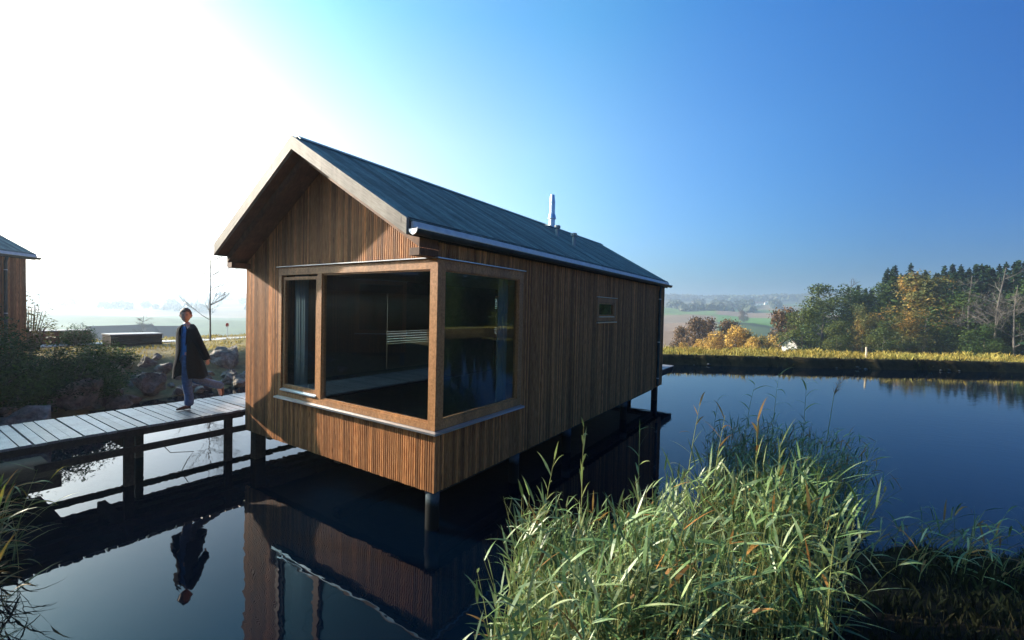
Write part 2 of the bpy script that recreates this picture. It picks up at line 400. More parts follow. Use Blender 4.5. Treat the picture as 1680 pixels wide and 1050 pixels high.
# shaped bank strip that follows the waterline
ring = []
for i in range(len(POND)):
    (ax, ay), (bx, by) = POND[i], POND[(i+1) % len(POND)]
    m = max(1, int(math.hypot(bx-ax, by-ay)/.16))
    ring += [(ax+(bx-ax)*k/m, ay+(by-ay)*k/m) for k in range(m)]
m = len(ring); rows = (-1.0, -.35, -.05, .04, .12, .2, .3, .42, .6, .9, 1.3, 1.75)
nrm = []
for i in range(m):
    a_ = Vector(ring[(i+6) % m])-Vector(ring[i-6]); nrm.append(Vector((a_.y, -a_.x)).normalized())
bv = []; bf = []; bc = []
for j, o in enumerate(rows):
    for i in range(m):
        x0, y0 = ring[i]
        wob = noise.noise(Vector((x0*.9, y0*.9, 7)))*.22+noise.noise(Vector((x0*4, y0*4, 2)))*.09
        x, y = x0+nrm[i].x*(o+wob*(o < 1)), y0+nrm[i].y*(o+wob*(o < 1))
        z = height(x0+nrm[i].x*max(o, 0), y0+nrm[i].y*max(o, 0), o)
        if 0 < o < 1: z += noise.noise(Vector((x*3, y*3, o*9)))*.07
        if j == len(rows)-1: z -= .06
        bv.append((x, y, z)); az = math.degrees(math.atan2(x-CAM.x, y-CAM.y))
        bc.append(field_col(x, y, math.hypot(x-CAM.x, y-CAM.y), az, max(o, 0)))
for j in range(len(rows)-1):
    for i in range(m):
        i2 = (i+1) % m; bf.append((j*m+i, (j+1)*m+i, (j+1)*m+i2, j*m+i2))
me = bpy.data.meshes.new('pond_bank'); me.from_pydata(bv, [], bf); me.update()
ca = me.color_attributes.new('soil', 'FLOAT_COLOR', 'POINT'); ca.data.foreach_set('color', [q for c in bc for q in (*c, 1)])
me.polygons.foreach_set('use_smooth', [True]*len(me.polygons)); me.materials.append(gm)
pb = bpy.data.objects.new('bank', me); COL.objects.link(pb); tag(pb, kind='structure', label='steep earth bank round the waterline of the pond')
# water sheet inside the banks
wb = MB()
wb.v = [(x0+n.x*.7, y0+n.y*.7, 0) for (x0, y0), n in zip(ring, nrm)]; wb.f.append(tuple(range(m)))
wo = wb.build('water', M['water'], kind='structure', label='still dark blue pond water mirroring the hut')

# haze: one closed box round everything
hm = bpy.data.materials.new('haze_air'); hm.use_nodes = True
for n in list(hm.node_tree.nodes): hm.node_tree.nodes.remove(n)
ho = hm.node_tree.nodes.new('ShaderNodeOutputMaterial'); hv = hm.node_tree.nodes.new('ShaderNodeVolumePrincipled')
hv.inputs['Color'].default_value = (.68, .83, 1, 1); hv.inputs['Density'].default_value = .00062; hv.inputs['Anisotropy'].default_value = .55
hm.node_tree.links.new(hv.outputs[0], ho.inputs['Volume'])
hz = MB().box(CAM.x-2750, CAM.x+2750, CAM.y-2750, CAM.y+2750, -26, 90).build('haze', hm)
tag(hz, kind='stuff', label='pale morning haze thickening over the far fields')

# ------------------------------------------------------------------ the pond hut
W, L, ZB = 4.64, 10.42, .51
SLOPE = (5.146-3.79)/2.32
def roof_z(x, z0): return z0+(min(-x, W+x))*SLOPE      # x in [-W,0]
P, SW, SD = .0400, .0250, .028       # slat pitch, width, depth

def make_hut(origin, label, group, full=True):
    """origin: near right corner at water level; the wide corner window faces -Y and +X"""
    root = empty('pond_hut', origin, 0, label, 'hut', group)
    # walls behind the cladding (openings left for windows)
    mb = MB(); zt = 3.45; t0, t1 = .03, .15       # wall shell inside the slats
    def wallx(y0, y1, z0, z1, x0=-t1, x1=-t0): mb.box(x0, x1, y0, y1, z0, z1)
    # right wall (+X): corner window y 0..1.94, small window 4.95..6.06
    wallx(.152, 1.94, ZB, 1.255); wallx(.152, 1.94, 3.40, zt); wallx(1.94, 4.95, ZB, zt); wallx(4.95, 6.06, ZB, 2.58); wallx(4.95, 6.06, 3.09, zt); wallx(6.06, L-.03, ZB, zt)
    # left wall with two openings
    for (a, b_, z0, z1) in ((.2,.9,ZB,zt),(.9,4.6,ZB,1.3),(.9,4.6,3.1,zt),(4.6,7.4,ZB,zt),(7.4,8.8,ZB,1.9),(7.4,8.8,3.2,zt),(8.8,L-.03,ZB,zt)): wallx(a, b_, z0, z1, -W+t0, -W+t1)
    # back
    mb.prism([(-t0-.13, ZB), (-W+.16, ZB), (-W+.16, zt), (-W/2, 4.7), (-t0-.13, zt)], L-.15, L-.03)
    # front: below, left strip, gable
    mb.box(-W+t0, -t0, t0, t1, ZB, 1.255)
    mb.box(-W+t0, -3.54, t0, t1, 1.28, zt)
    mb.prism([(-t0, 3.46), (-3.536, 3.46), (-3.536, 3.39), (-W+t0, 3.46), (-W+t0, 3.55), (-W/2, 4.80), (-t0, 3.55)], t0, t1)
    mb.build('wall', M['clad_back'], root)
    MB().box(-W+.16, -.16, .16, L-.16, ZB+.01, .86).build('floor', M['floor_in'], root)
    MB().box(-W+.16, -.16, .16, L-.16, 3.40, 3.445).build('ceiling', M['wall_in'], root)
    ip = MB(); ip.box(-W+.152, -.152, 9.0, 9.04, .87, 3.39); ip.box(-W+.152, -W+.175, 4.6, 7.4, .87, 3.39); ip.box(-2.6, -2.55, 5.2, 8.9, .87, 3.39)
    ip.build('inner_wall', M['wall_in'], root)
    # slats
    def slat_front(mb, x, z0, z1): mb.box(x, x+SW, -.0, SD, z0+rnd.uniform(-.004, .004), z1)
    fr = MB(); n = round(W/P)
    for i in range(n):
        x = -W+.006+i*P
        xm = x+SW/2; ztop = roof_z(xm, 3.50)+.03
        if xm < -3.545: slat_front(fr, x, ZB, ztop)
        elif x+SW < .002:
            slat_front(fr, x, ZB, 1.262); slat_front(fr, x, 3.415, ztop)
    fr.box(-.0065, .0, .0, .0285, ZB, 1.243); fr.box(-.0065, .0, .0, .0285, 3.415, 3.49)
    fr.build('front_cladding', M['clad'], root, kind='stuff')
    sd = MB(); n = int((L-.05)/P)
    for i in range(n):
        y = .03+i*P; ym = y+SW/2
        segs = [(ZB, 3.60)]
        if ym < 1.95: segs = [(ZB, 1.262), (3.415, 3.60)]
        elif 4.93 < ym < 6.08: segs = [(ZB, 2.56), (3.11, 3.60)]
        for a, b_ in segs: sd.box(-SD, 0, y, y+SW, a+rnd.uniform(-.004, .004), b_)
    sd.build('side_cladding', M['clad'], root, kind='stuff')
    sl_ = MB()
    for i in range(int(L/.08)):
        y = .03+i*.08
        for a, b_ in ([(ZB, 1.3), (3.1, 3.6)] if .88 < y+.03 < 4.62 else [(ZB, 1.9), (3.2, 3.6)] if 7.38 < y+.03 < 8.82 else [(ZB, 3.6)]):
            sl_.box(-W, -W+SD, y, y+.068, a, b_)
    sl_.build('rear_cladding', M['clad'], root, kind='stuff')
    bk = MB()
    for i in range(int(W/.08)):
        x = -W+.01+i*.08; bk.box(x, x+.068, L-.026, L, ZB, roof_z(min(-.001, x+.034), 3.50)+.02)
    bk.build('back_cladding', M['clad'], root, kind='stuff')
    # roof: verge fascia boards (front & far), structural deck, soffit boxes
    def rake(name, mat, y0, y1, zb, zt_, xl=-W, xr=0, ext=0):
        zr = (W/2)*SLOPE
        a = -W-ext; c = 0+ext; ze = -ext*SLOPE
        for pl in ([(a, zb+ze), (-W/2, zb+zr), (-W/2, zt_+zr), (a, zt_+ze)], [(-W/2, zb+zr), (c, zb+ze), (c, zt_+ze), (-W/2, zt_+zr)]):
            MB().prism(pl, y0, y1).build(name, mat if not isinstance(mat, tuple) else mat[0 if pl[0][0] < -W/2-.1 else 1], root)
    rake('verge_board', (M['grey_wood_l'], M['grey_wood_r']), -.52, -.475, 3.605, 3.79)
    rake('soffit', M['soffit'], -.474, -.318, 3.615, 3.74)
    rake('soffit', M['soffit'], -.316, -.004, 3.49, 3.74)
    rake('roof_deck', M['dark_trim'], -.002, L+.26, 3.585, 3.755)
    rake('verge_board', M['soffit'], L+.262, L+.30, 3.60, 3.785)
    # eave boxes under the overhang (side faces of the soffit)
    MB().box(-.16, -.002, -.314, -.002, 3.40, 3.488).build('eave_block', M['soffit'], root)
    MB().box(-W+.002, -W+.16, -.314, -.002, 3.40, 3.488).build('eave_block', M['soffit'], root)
    # roof boards run from ridge to eave: one object per board, two shared meshes
    ang = math.atan(SLOPE); lenb = (W/2+.02)/math.cos(ang)
    bd = MB().box(0, lenb, 0, .113, 0, .022).mesh('roof_board', M['roof_board'])
    nb = int((L+.30+.46)/.12)
    for side in (0, 1):
        for i in range(nb):
            y = -.466+i*.12
            jz = rnd.uniform(0, .006)
            if side == 0: inst('roof_board', bd, root, (-W/2+.004, y, 3.762+W/2*SLOPE+jz), (0, ang, 0))
            else: inst('roof_board', bd, root, (-W/2-.004, y+.113, 3.762+W/2*SLOPE+jz), (0, ang, math.pi))
    MB().prism([(-W/2-.09, 5.175-.06), (-W/2, 5.175), (-W/2+.09, 5.175-.06), (-W/2+.09, 5.165-.06), (-W/2, 5.163), (-W/2-.09, 5.165-.06)], -.44, L+.29).build('ridge_cap', M['gutter'], root)
    # gutter + flashing on both eaves
    for sgn, xe in ((1, 0), (-1, -W)):
        fl = MB(); fl.prism([(xe+sgn*.007, 3.765), (xe+sgn*.030, 3.765), (xe+sgn*.050, 3.690), (xe+sgn*.007, 3.680)], -.455, L+.28)
        fl.build('eave_flashing', M['zinc'], root)
        MB().prism([(xe+sgn*.001, 3.60), (xe+sgn*.005, 3.60), (xe+sgn*.005, 3.80), (xe-sgn*.03, 3.815), (xe-sgn*.03, 3.806), (xe+sgn*.001, 3.794)], -.472, L+.285).build('eave_edge', M['dark_trim'], root)
        g = MB(); ro, ri = .066, .061; cx_ = xe+sgn*.088; cz_ = 3.665; k = 10
        arc = [(cx_+ro*math.cos(math.pi+math.pi*i/k), cz_+ro*math.sin(math.pi+math.pi*i/k)) for i in range(k+1)]
        arc += [(cx_+ri*math.cos(math.pi+math.pi*i/k), cz_+ri*math.sin(math.pi+math.pi*i/k)) for i in reversed(range(k+1))]
        for q in range(2*k+2):       # shell from quads
            pass
        n0 = len(g.v)
        for y in (-.50, L+.29):
            g.v += [(p_, y, q_) for p_, q_ in arc]
        m2 = len(arc)
        for q in range(m2): g.f.append((n0+q, n0+(q+1) % m2, n0+m2+(q+1) % m2, n0+m2+q))
        go = g.build('gutter', M['gutter'], root, smooth=True)
        for y in (-.503, L+.292):
            disc = [(cx_+.067*math.cos(math.pi+math.pi*i/k), cz_+.067*math.sin(math.pi+math.pi*i/k)) for i in range(k+1)]
            MB().prism(disc, y, y+.012).build('end_cap', M['alu'], go)
        bead = MB(); bead.tube([(cx_+sgn*.066, -.5, cz_+.002), (cx_+sgn*.066, L+.29, cz_+.002)], .008, 6)
        bead.build('bead', M['zinc'], go, smooth=True)
        br = MB()
        for i in range(14):
            y = -.2+i*.8
            arc2 = [(cx_+.070*math.cos(math.pi+math.pi*q/k), cz_+.070*math.sin(math.pi+math.pi*q/k)) for q in range(k+1)]
            arc3 = [(cx_+.0668*math.cos(math.pi+math.pi*q/k), cz_+.0668*math.sin(math.pi+math.pi*q/k)) for q in reversed(range(k+1))]
            if i: arc2 = [(a+0, b_) for a, b_ in arc2]
            n0 = len(br.v); al = arc2+arc3
            for yy in (y, y+.028): br.v += [(a, yy, b_) for a, b_ in al]
            m2 = len(al)
            for q in range(m2): br.f.append((n0+q, n0+(q+1) % m2, n0+m2+(q+1) % m2, n0+m2+q))
        br.build('gutter_bracket', M['gutter'], go, kind='stuff')
    dp = MB(); dp.tube([(.085, 9.66, 3.63), (.085, 9.66, 3.56), (.055, 9.66, 3.44), (.055, 9.66, .62), (.055, 9.66, .56)], .038, 12)
    d = dp.build('downpipe', M['gutter'], root, smooth=True)
    for z in (3.2, 1.9, .8): MB().tube([(.055, 9.66, z-.012), (.055, 9.66, z+.012)], .043, 12).build('clip', M['zinc'], d)
    # ---------------- corner window
    WZ0, WZ1, XL, YR = 1.28, 3.39, -3.54, 1.94
    wn = empty('corner_window'); wn.parent = root
    fy0, fy1 = -.012, .075
    def fm(x0, x1, z0, z1, y0=fy0, y1=fy1, nm='frame_member', mt='frame'):
        MB().box(x0, x1, y0, y1, z0, z1).build(nm, M[mt], wn)
    fm(XL, -.112, WZ1-.125, WZ1)                 # head
    fm(XL, -2.46, WZ0+.004, WZ0+.115)            # sill under casement
    fm(-2.345, -.112, WZ0+.004, WZ0+.085)        # sill under big pane
    fm(XL, XL+.085, WZ0+.117, WZ1-.127)          # left jamb
    fm(-2.458, -2.347, WZ0+.004, WZ1-.127)       # mullion
    fm(-.110, .012, WZ0+.004, WZ1, -.014, .125, 'corner_post')     # corner post
    # casement sash
    a0, a1, c0, c1 = -3.435, -2.475, 1.42, 3.235
    for q in ((a0, a1, c1-.05, c1), (a0, a1, c0, c0+.055), (a0, a0+.05, c0+.057, c1-.052), (a1-.05, a1, c0+.057, c1-.052)):
        fm(*q, .012, .07, 'sash_member')
    MB().box(a0+.05, a1-.05, .036, .044, c0+.05, c1-.05).build('pane', M['glass'], wn)
    MB().prism([(-.006, c0-.028), (.02, c0-.010), (.02, c0-.002), (-.032, c0-.024), (-.032, c0-.044), (-.006, c0-.03)], a0-.01, a1+.015, 'x').build('sash_sill', M['alu'], wn)
    MB().box(-2.345, -.112, .036, .044, WZ0+.087, WZ1-.127).build('pane', M['glass'], wn)
    # glazing beads at big pane
    for q in ((-2.345, -.112, WZ0+.0865, WZ0+.106), (-2.345, -.112, WZ1-.147, WZ1-.1265), (-2.345, -2.325, WZ0+.107, WZ1-.148), (-.132, -.112, WZ0+.107, WZ1-.148)):
        fm(*q, .008, .034, 'glazing_bead')
    def fr_(y0, y1, z0, z1, x0=-.075, x1=.010, nm='frame_member', mt='frame'):
        MB().box(x0, x1, y0, y1, z0, z1).build(nm, M[mt], wn)
    fr_(.127, YR, WZ1-.125, WZ1); fr_(.127, YR, WZ0+.004, WZ0+.115); fr_(YR-.115, YR, WZ0+.117, WZ1-.127)
    MB().box(-.044, -.036, .127, YR-.117, WZ0+.117, WZ1-.127).build('pane', M['glass'], wn)
    for q in ((.129, YR-.118, WZ0+.1165, WZ0+.134), (.129, YR-.118, WZ1-.145, WZ1-.1275), (.129, .147, WZ0+.135, WZ1-.146), (YR-.136, YR-.118, WZ0+.135, WZ1-.146)):
        fr_(*q, -.034, -.006, 'glazing_bead')
    # drip cap and metal sill running round the corner
    MB().hexa([(XL-.02,-.045,WZ1+.004),(.045,-.045,WZ1+.004),(.012,.02,WZ1+.004),(XL-.02,.02,WZ1+.004),(XL-.02,-.045,WZ1+.016),(.045,-.045,WZ1+.016),(.012,.02,WZ1+.022),(XL-.02,.02,WZ1+.022)]).build('drip_cap', M['alu'], wn)
    MB().hexa([(.045,-.045,WZ1+.003),(.045,YR+.02,WZ1+.003),(-.02,YR+.02,WZ1+.003),(.013,.021,WZ1+.003),(.045,-.045,WZ1+.015),(.045,YR+.02,WZ1+.015),(-.02,YR+.02,WZ1+.021),(.013,.021,WZ1+.021)]).build('drip_cap', M['alu'], wn)
    zs = WZ0
    MB().hexa([(XL-.02,-.072,zs-.034),(.072,-.072,zs-.034),(.012,.0,zs-.014),(XL-.02,.0,zs-.014),(XL-.02,-.072,zs-.008),(.072,-.072,zs-.008),(.012,.0,zs+.002),(XL-.02,.0,zs+.002)]).build('window_sill', M['alu'], wn)
    MB().hexa([(.072,-.072,zs-.035),(.072,YR+.02,zs-.035),(.0,YR+.02,zs-.014),(.013,.001,zs-.014),(.072,-.072,zs-.009),(.072,YR+.02,zs-.009),(.0,YR+.02,zs+.001),(.013,.001,zs+.001)]).build('window_sill', M['alu'], wn)
    # small window on the long wall
    sw = empty('small_window'); sw.parent = root
    y0, y1, z0, z1 = 4.95, 6.06, 2.58, 3.09
    for q in ((y0, y1, z1-.09, z1), (y0, y1, z0, z0+.09), (y0, y0+.09, z0+.091, z1-.091), (y1-.09, y1, z0+.091, z1-.091)):
        MB().box(-.07, .006, *q).build('frame_member', M['frame'], sw)
    for q in ((y0+.10, y1-.10, z1-.135, z1-.096), (y0+.10, y1-.10, z0+.105, z0+.14), (y0+.10, y0+.14, z0+.141, z1-.136), (y1-.14, y1-.10, z0+.141, z1-.136)):
        MB().box(-.06, -.01, *q).build('sash_member', M['frame'], sw)
    MB().box(-.044, -.037, y0+.14, y1-.14, z0+.14, z1-.135).build('pane', M['glass'], sw)
    MB().box(-.01, .035, y0-.02, y1+.02, z0-.045, z0-.018).build('window_sill', M['alu'], sw)
    MB().box(-.01, .022, y0+.11, y1-.12, z0+.082, z0+.104).build('sash_sill', M['alu'], sw)
    MB().box(-.01, .035, y0-.03, y1+.03, z1+.008, z1+.022).build('drip_cap', M['alu'], sw)
    # left-wall windows with slatted blinds (their chinks show through the big pane)
    for (a, b_, za, zb_) in ((.9, 4.6, 1.3, 3.1), (7.4, 8.8, 1.9, 3.2)):
        ow = empty('rear_window'); ow.parent = root
        for q in ((a, b_, zb_-.07, zb_), (a, b_, za, za+.07), (a, a+.07, za+.071, zb_-.071), (b_-.07, b_, za+.071, zb_-.071), ((a+b_)/2-.04, (a+b_)/2+.04, za+.071, zb_-.071)):
            MB().box(-W+.03, -W+.1, *q).build('frame_member', M['frame'], ow)
        MB().box(-W+.06, -W+.066, a+.07, b_-.07, za+.07, zb_-.07).build('pane', M['glass'], ow)
        ns = int((zb_-za)/.06)
        for i in range(ns):
            z = za+.03+i*.06
            open_ = (abs(z-2.05) < .14) or (za > 1.8 and abs(z-2.95) < .15)
            for (ya, yb) in ((a+.02, a+2.2), (a+2.21, b_-.02)) if za < 1.8 else ((a+.02, b_-.02),):
                th = .032 if open_ and (yb > 3.5) else .051
                MB().box(-W+.125, -W+.14, ya, yb, z-th/2-.004, z+th/2+.004).build('blind_slat', M['blind'], ow)
    # flue, vents on the roof
    MB().lathe((-2.33, 7.1, 4.95), ((.085, 0), (.085, .42), (.115, .42), (.115, .44), (.09, .55), (.078, .56), (.075, .86), (.078, .87), (.078, .93), (.07, .935), (.055, 1.10), (.05, 1.10)), 20).build('chimney', M['steel'], root, smooth=False)
    for (x, y, h) in ((-1.42, 5.72, .30), (-.98, 5.75, .34)):
        MB().lathe((x, y, roof_z(x, 3.74)), ((.045, 0), (.045, h-.06), (.075, h-.06), (.078, h), (.05, h+.015), (.0, h+.015)), 14).build('roof_vent', M['pvc'], root)
    # concrete piles, black timber post
    for (x, y) in ((-.13, .12), (-.13, 2.0), (-.13, 3.9), (-.13, 7.2), (-4.4, 3.9), (-4.4, 7.2)):
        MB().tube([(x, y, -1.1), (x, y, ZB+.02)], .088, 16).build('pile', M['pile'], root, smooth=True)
    MB().box(-4.56, -4.38, .06, .24, -1.1, ZB+.01).build('pile', M['dark_wood'], root)
    MB().box(-.28, -.12, 10.2, 10.36, -1.1, ZB+.01).build('pile', M['dark_wood'], root)
    for x in (-.35, -2.3, -4.3): MB().box(x, x+.14, .2, L-.2, .36, ZB-.001).build('floor_beam', M['dark_wood'], root)
    return root
hut = make_hut((0, 0, 0), 'larch clad pond hut with large corner window standing on piles in the water', 'timber huts by the pond')

# curtains inside the corner window
def curtain(x0, y0, x1, y1, label):
    mb = MB(); n = 24; v0 = Vector((x0, y0)); v1 = Vector((x1, y1)); d = v1-v0; nn = Vector((-d.y, d.x)).normalized()
    for off in (0, .006):
        for z in (.9, 3.36):
            for i in range(n+1):
                p = v0+d*i/n+nn*(.028*math.sin(i*1.9)+off); mb.v.append((p.x, p.y, z))
    m = n+1
    for i in range(n):
        mb.f += [(i, i+1, m+i+1, m+i), (2*m+i+1, 2*m+i, 3*m+i, 3*m+i+1), (i+1, i, 2*m+i, 2*m+i+1), (m+i, m+i+1, 3*m+i+1, 3*m+i)]
    mb.f += [(0, m, 3*m, 2*m), (n, 2*m+n, 3*m+n, m+n)]
    return tag(mb.build('curtain', M['curtain'], smooth=True), label, 'curtain', 'curtains of the corner window')
curtain(-3.42, .2, -3.08, .2, 'grey blue curtain drawn back behind the narrow casement pane')
curtain(-.22, 1.60, -.22, 1.83, 'grey blue curtain at the right end of the side pane')

# ---------------- walkway
DZ = .88
wk = empty('boardwalk', (0, 0, 0), 0, 'silvered plank boardwalk on dark posts running past the pond hut', 'boardwalk')
pm = MB().box(-6.20, -4.645, 0, .1085, -.035, 0).mesh('plank', M['deck'])
for i in range(190):
    y = -11+i*.1215
    o = inst('plank', pm, wk, (rnd.uniform(-.008, .008), y, DZ+rnd.uniform(-.003, .002)), (0, 0, rnd.uniform(-.002, .002)))
MB().box(-4.76, -4.665, -11, -.02, .745, DZ-.038).build('edge_beam', M['dark_wood'], wk)
MB().box(-6.15, -6.03, -11, 12.4, .72, DZ-.039).build('edge_beam', M['dark_wood'], wk)
MB().box(-4.655, -4.61, -2.62, .14, .50, .60).build('lower_rail', M['dark_wood'], wk)
MB().box(-6.20, -6.155, -3.6, 3.2, .47, .58).build('lower_rail', M['dark_wood'], wk)
for y in (-10, -7.5, -5, -3.1, -1.63, -.25):
    MB().box(-4.75, -4.665, y-.055, y+.055, -1.1, .743).build('post', M['dark_wood'], wk)
for y in (-9.5, -7.0, -4.6, -2.9, -1.10, .9, 3.4, 6, 8.5, 11):
    MB().box(-6.145, -6.05, y-.055, y+.055, -1.1, .718).build('post', M['dark_wood'], wk)
for x_, w_ in ((-6.02, .1), (-5.75, .16), (-5.35, .16), (-4.98, .158), (-4.82, .055)): MB().box(x_, x_+w_, -11, 12.3, .74, DZ-.039).build('gap_blocking_bearer', M['dark_wood'], wk)  # timbers widened, narrow strip added, to block light through the plank gaps
MB().box(-6.0, -4.8, -1.68, -1.58, .58, .738).build('cross_beam', M['dark_wood'], wk)
MB().box(-5.9, -4.70, -3.0, -2.35, .22, .40).build('cross_beam', M['dark_wood'], wk)
wire = MB(); wire.tube([(-4.70, -1.2, .5), (-4.72, -1.1, .36), (-4.70, -.78, .30), (-4.72, -.86, .18), (-4.7, -.95, .02)], .006, 5)
tag(wire.build('wire', M['dark_wood']), 'thin bent wire dangling under the boardwalk rail', 'wire')
tr = empty('terrace', (0, 0, 0), 0, 'small plank terrace behind the far end of the pond hut', 'terrace')
tm = MB().box(-4.4, -.05, 0, .118, -.03, 0).mesh('plank', M['deck'])
for i in range(12): inst('plank', tm, tr, (0, 10.60+i*.124, .95))
MB().box(-4.35, -.08, 11.95, 12.07, .74, .917).build('edge_beam', M['dark_wood'], tr)
MB().box(-.2, -.07, 10.6, 11.94, .74, .917).build('edge_beam', M['dark_wood'], tr)
for x in (-1.6, -4.3): MB().box(x, x+.12, 11.8, 11.92, -1.1, .738).build('post', M['dark_wood'], tr)

#@@PART2
def pol(az, r, z=None):
    x = CAM.x+r*math.sin(R(az)); y = CAM.y+r*math.cos(R(az))
    return Vector((x, y, height(x, y) if z is None else z))
def children(o): return list(o.children)
def copy_tree(o, parent=None):
    c = o.copy(); COL.objects.link(c); c.parent = parent
    for ch in children(o): copy_tree(ch, c)
    return c
# ---------------- second hut, far end in view at the left
hut2 = copy_tree(hut); hut2.location = (-9.79, -8.54, .42); hut2.rotation_euler = (0, 0, R(42))
tag(hut2, 'dark timber hut cut off by the left edge behind the bushes', 'hut', 'timber huts by the pond')

# ---------------- foliage builders
def leaf_quad(mb, p, nrm_, size, rr, aspect=1.0):
    a = Vector((rr.gauss(0, 1), rr.gauss(0, 1), rr.gauss(0, 1))).cross(nrm_)
    if a.length < 1e-3: return
    a.normalize(); b_ = nrm_.cross(a).normalized()
    n = len(mb.v); s1 = size*rr.uniform(.7, 1.3); s2 = s1*.55*aspect
    mb.v += [tuple(p-a*s1*.5), tuple(p+b_*s2*.5+a*s1*.1), tuple(p+a*s1*.55), tuple(p-b_*s2*.5-a*s1*.05)]
    mb.f.append((n, n+1, n+2, n+3))
def crown_mesh(name, mat, seed, w_, h, n, leaf, lobes=16, base=.15):
    rr = random.Random(seed); mb = MB(); lb = []
    for i in range(lobes):
        t = rr.uniform(0, 1); ang = rr.uniform(0, 6.283)
        prof = math.sin(math.pi*(.18+.74*t))**.7
        rad = w_*.5*prof*rr.uniform(.35, .85); lr = w_*rr.uniform(.14, .25)*(.6+.5*prof)
        lb.append((Vector((math.cos(ang)*rad, math.sin(ang)*rad, h*(base+(1-base)*t)-lr*.4)), lr))
    lb.append((Vector((0, 0, h*.5)), w_*.3)); lb.append((Vector((0, 0, h*.72)), w_*.24))
    for i in range(n):
        c_, lr = rr.choice(lb)
        d = Vector((rr.gauss(0, 1), rr.gauss(0, 1), rr.gauss(0, 1)+.25)).normalized()
        p = c_+d*lr*(rr.random()**.35)*Vector((1, 1, .8)).length/1.62
        p += Vector((rr.gauss(0, 1), rr.gauss(0, 1), rr.gauss(0, 1)))*leaf*.5
        nn = (d+Vector((rr.gauss(0, 1), rr.gauss(0, 1), rr.gauss(0, 1)))*.7).normalized()
        leaf_quad(mb, p, nn, leaf, rr)
    return mb.mesh(name, mat)
def conifer_mesh(name, mat, seed, w_, h, leaf=.5):
    rr = random.Random(seed); mb = MB(); z = h*.06
    for k in range(26): leaf_quad(mb, Vector((0, 0, h*(.93+.08*k/26))), Vector((rr.gauss(0, 1), rr.gauss(0, 1), .2)).normalized(), leaf*.6, rr)
    while z < h:
        t = (z-h*.06)/(h*.94); rad = w_*.5*((1-t)**.95)*rr.uniform(.82, 1.12)+.03
        nb = max(5, int(12*(1-t))+4)
        a0 = rr.random()*6.28
        for k in range(nb):
            a = a0+k*6.283/nb+rr.uniform(-.25, .25); L_ = rad*rr.uniform(.7, 1.15); steps = max(2, int(L_/(leaf*.42)))
            for s_ in range(1, steps+1):
                f = s_/steps; q = L_*f
                p = Vector((math.cos(a)*q, math.sin(a)*q, z-q*.34+q*q*.03+rr.uniform(-.16, .16)))
                for e in (-1, 1):
                    if rr.random() < .85:
                        pp = p+Vector((-math.sin(a), math.cos(a), 0))*e*leaf*.28*(1.3-f)
                        leaf_quad(mb, pp, Vector((rr.gauss(0, .8), rr.gauss(0, .8), 1)).normalized(), leaf, rr, 1.1)
        z += h*.023*rr.uniform(.8, 1.2)
    return mb.mesh(name, mat)
def trunk_mesh(name, mat, seed, h, r0, limbs=6, spread=1.6):
    rr = random.Random(seed); mb = MB()
    pts = [(0, 0, -.4)]; x = y = 0
    for i in range(1, 7):
        x += rr.uniform(-.05, .05)*h*.25; y += rr.uniform(-.05, .05)*h*.25; pts.append((x, y, h*i/6))
    mb.tube(pts, [r0*(1.15-i*.16) for i in range(7)], 8)
    for i in range(limbs):
        t = rr.uniform(.3, .9); q = pts[int(t*6)]; a = rr.random()*6.28; L_ = spread*rr.uniform(.6, 1.2)
        mb.tube([q, (q[0]+math.cos(a)*L_*.5, q[1]+math.sin(a)*L_*.5, q[2]+L_*.45), (q[0]+math.cos(a)*L_, q[1]+math.sin(a)*L_, q[2]+L_*1.0)], [r0*.4, r0*.25, r0*.08], 5)
    return mb.mesh(name, mat)
def bare_mesh(seed, h, r0, depth=4, up_=.55, first=.3, mat='bark_pale', seg=5, nb=4, wob=.03):
    rr = random.Random(seed); trunk = MB(); tw = MB()
    def grow(mb, p, d, L_, r, lev):
        pts = [p]; q = p.copy(); dd = d.copy()
        for i in range(4):
            dd = (dd+Vector((rr.gauss(0, .13), rr.gauss(0, .13), rr.gauss(0, .08)+.05))).normalized(); q = q+dd*L_/4; pts.append(q.copy())
        mb.tube(pts, [r*(1-.17*i) for i in range(5)], seg if lev == 0 else 4 if lev == 1 else 3, caps=False)
        if lev >= depth: return
        for k in range(nb):
            t = rr.uniform(.35, 1); b_ = pts[min(4, int(t*4))]
            side = Vector((rr.gauss(0, 1), rr.gauss(0, 1), rr.gauss(0, .3))).normalized()
            grow(tw, b_.copy(), (dd*up_+side*(1-up_)*1.2).normalized(), L_*rr.uniform(.45, .7), r*.42, lev+1)
    p = Vector((0, 0, -.3)); pts = []; q = p.copy(); dd = Vector((0, 0, 1))
    for i in range(9):
        pts.append(q.copy()); dd = (dd+Vector((rr.gauss(0, wob), rr.gauss(0, wob), 0))).normalized(); q = q+dd*(h/8)
    trunk.tube(pts, [r0*(1-.105*i) for i in range(9)], 7, caps=False)
    for k in range(int(nb*3.5)):
        t = rr.uniform(first, .98); b_ = pts[int(t*8)]; a = rr.random()*6.28
        grow(tw, b_.copy(), Vector((math.cos(a)*.8, math.sin(a)*.8, .45)).normalized(), h*.3*(1.15-t*.75), r0*.4*(1.1-t*.6), 1)
    return trunk.mesh('trunk', M[mat]), tw.mesh('twigs', M[mat])
def add_tree(name, loc, rz, s, cm, tm_, label, cat='tree', group=None, sz=None, cname='crown'):
    e = empty(name, loc, rz, label, cat, group)
    inst(cname, cm, e, scale=(s, s, sz or s)); inst('trunk', tm_, e, scale=(s, s, sz or s)); return e

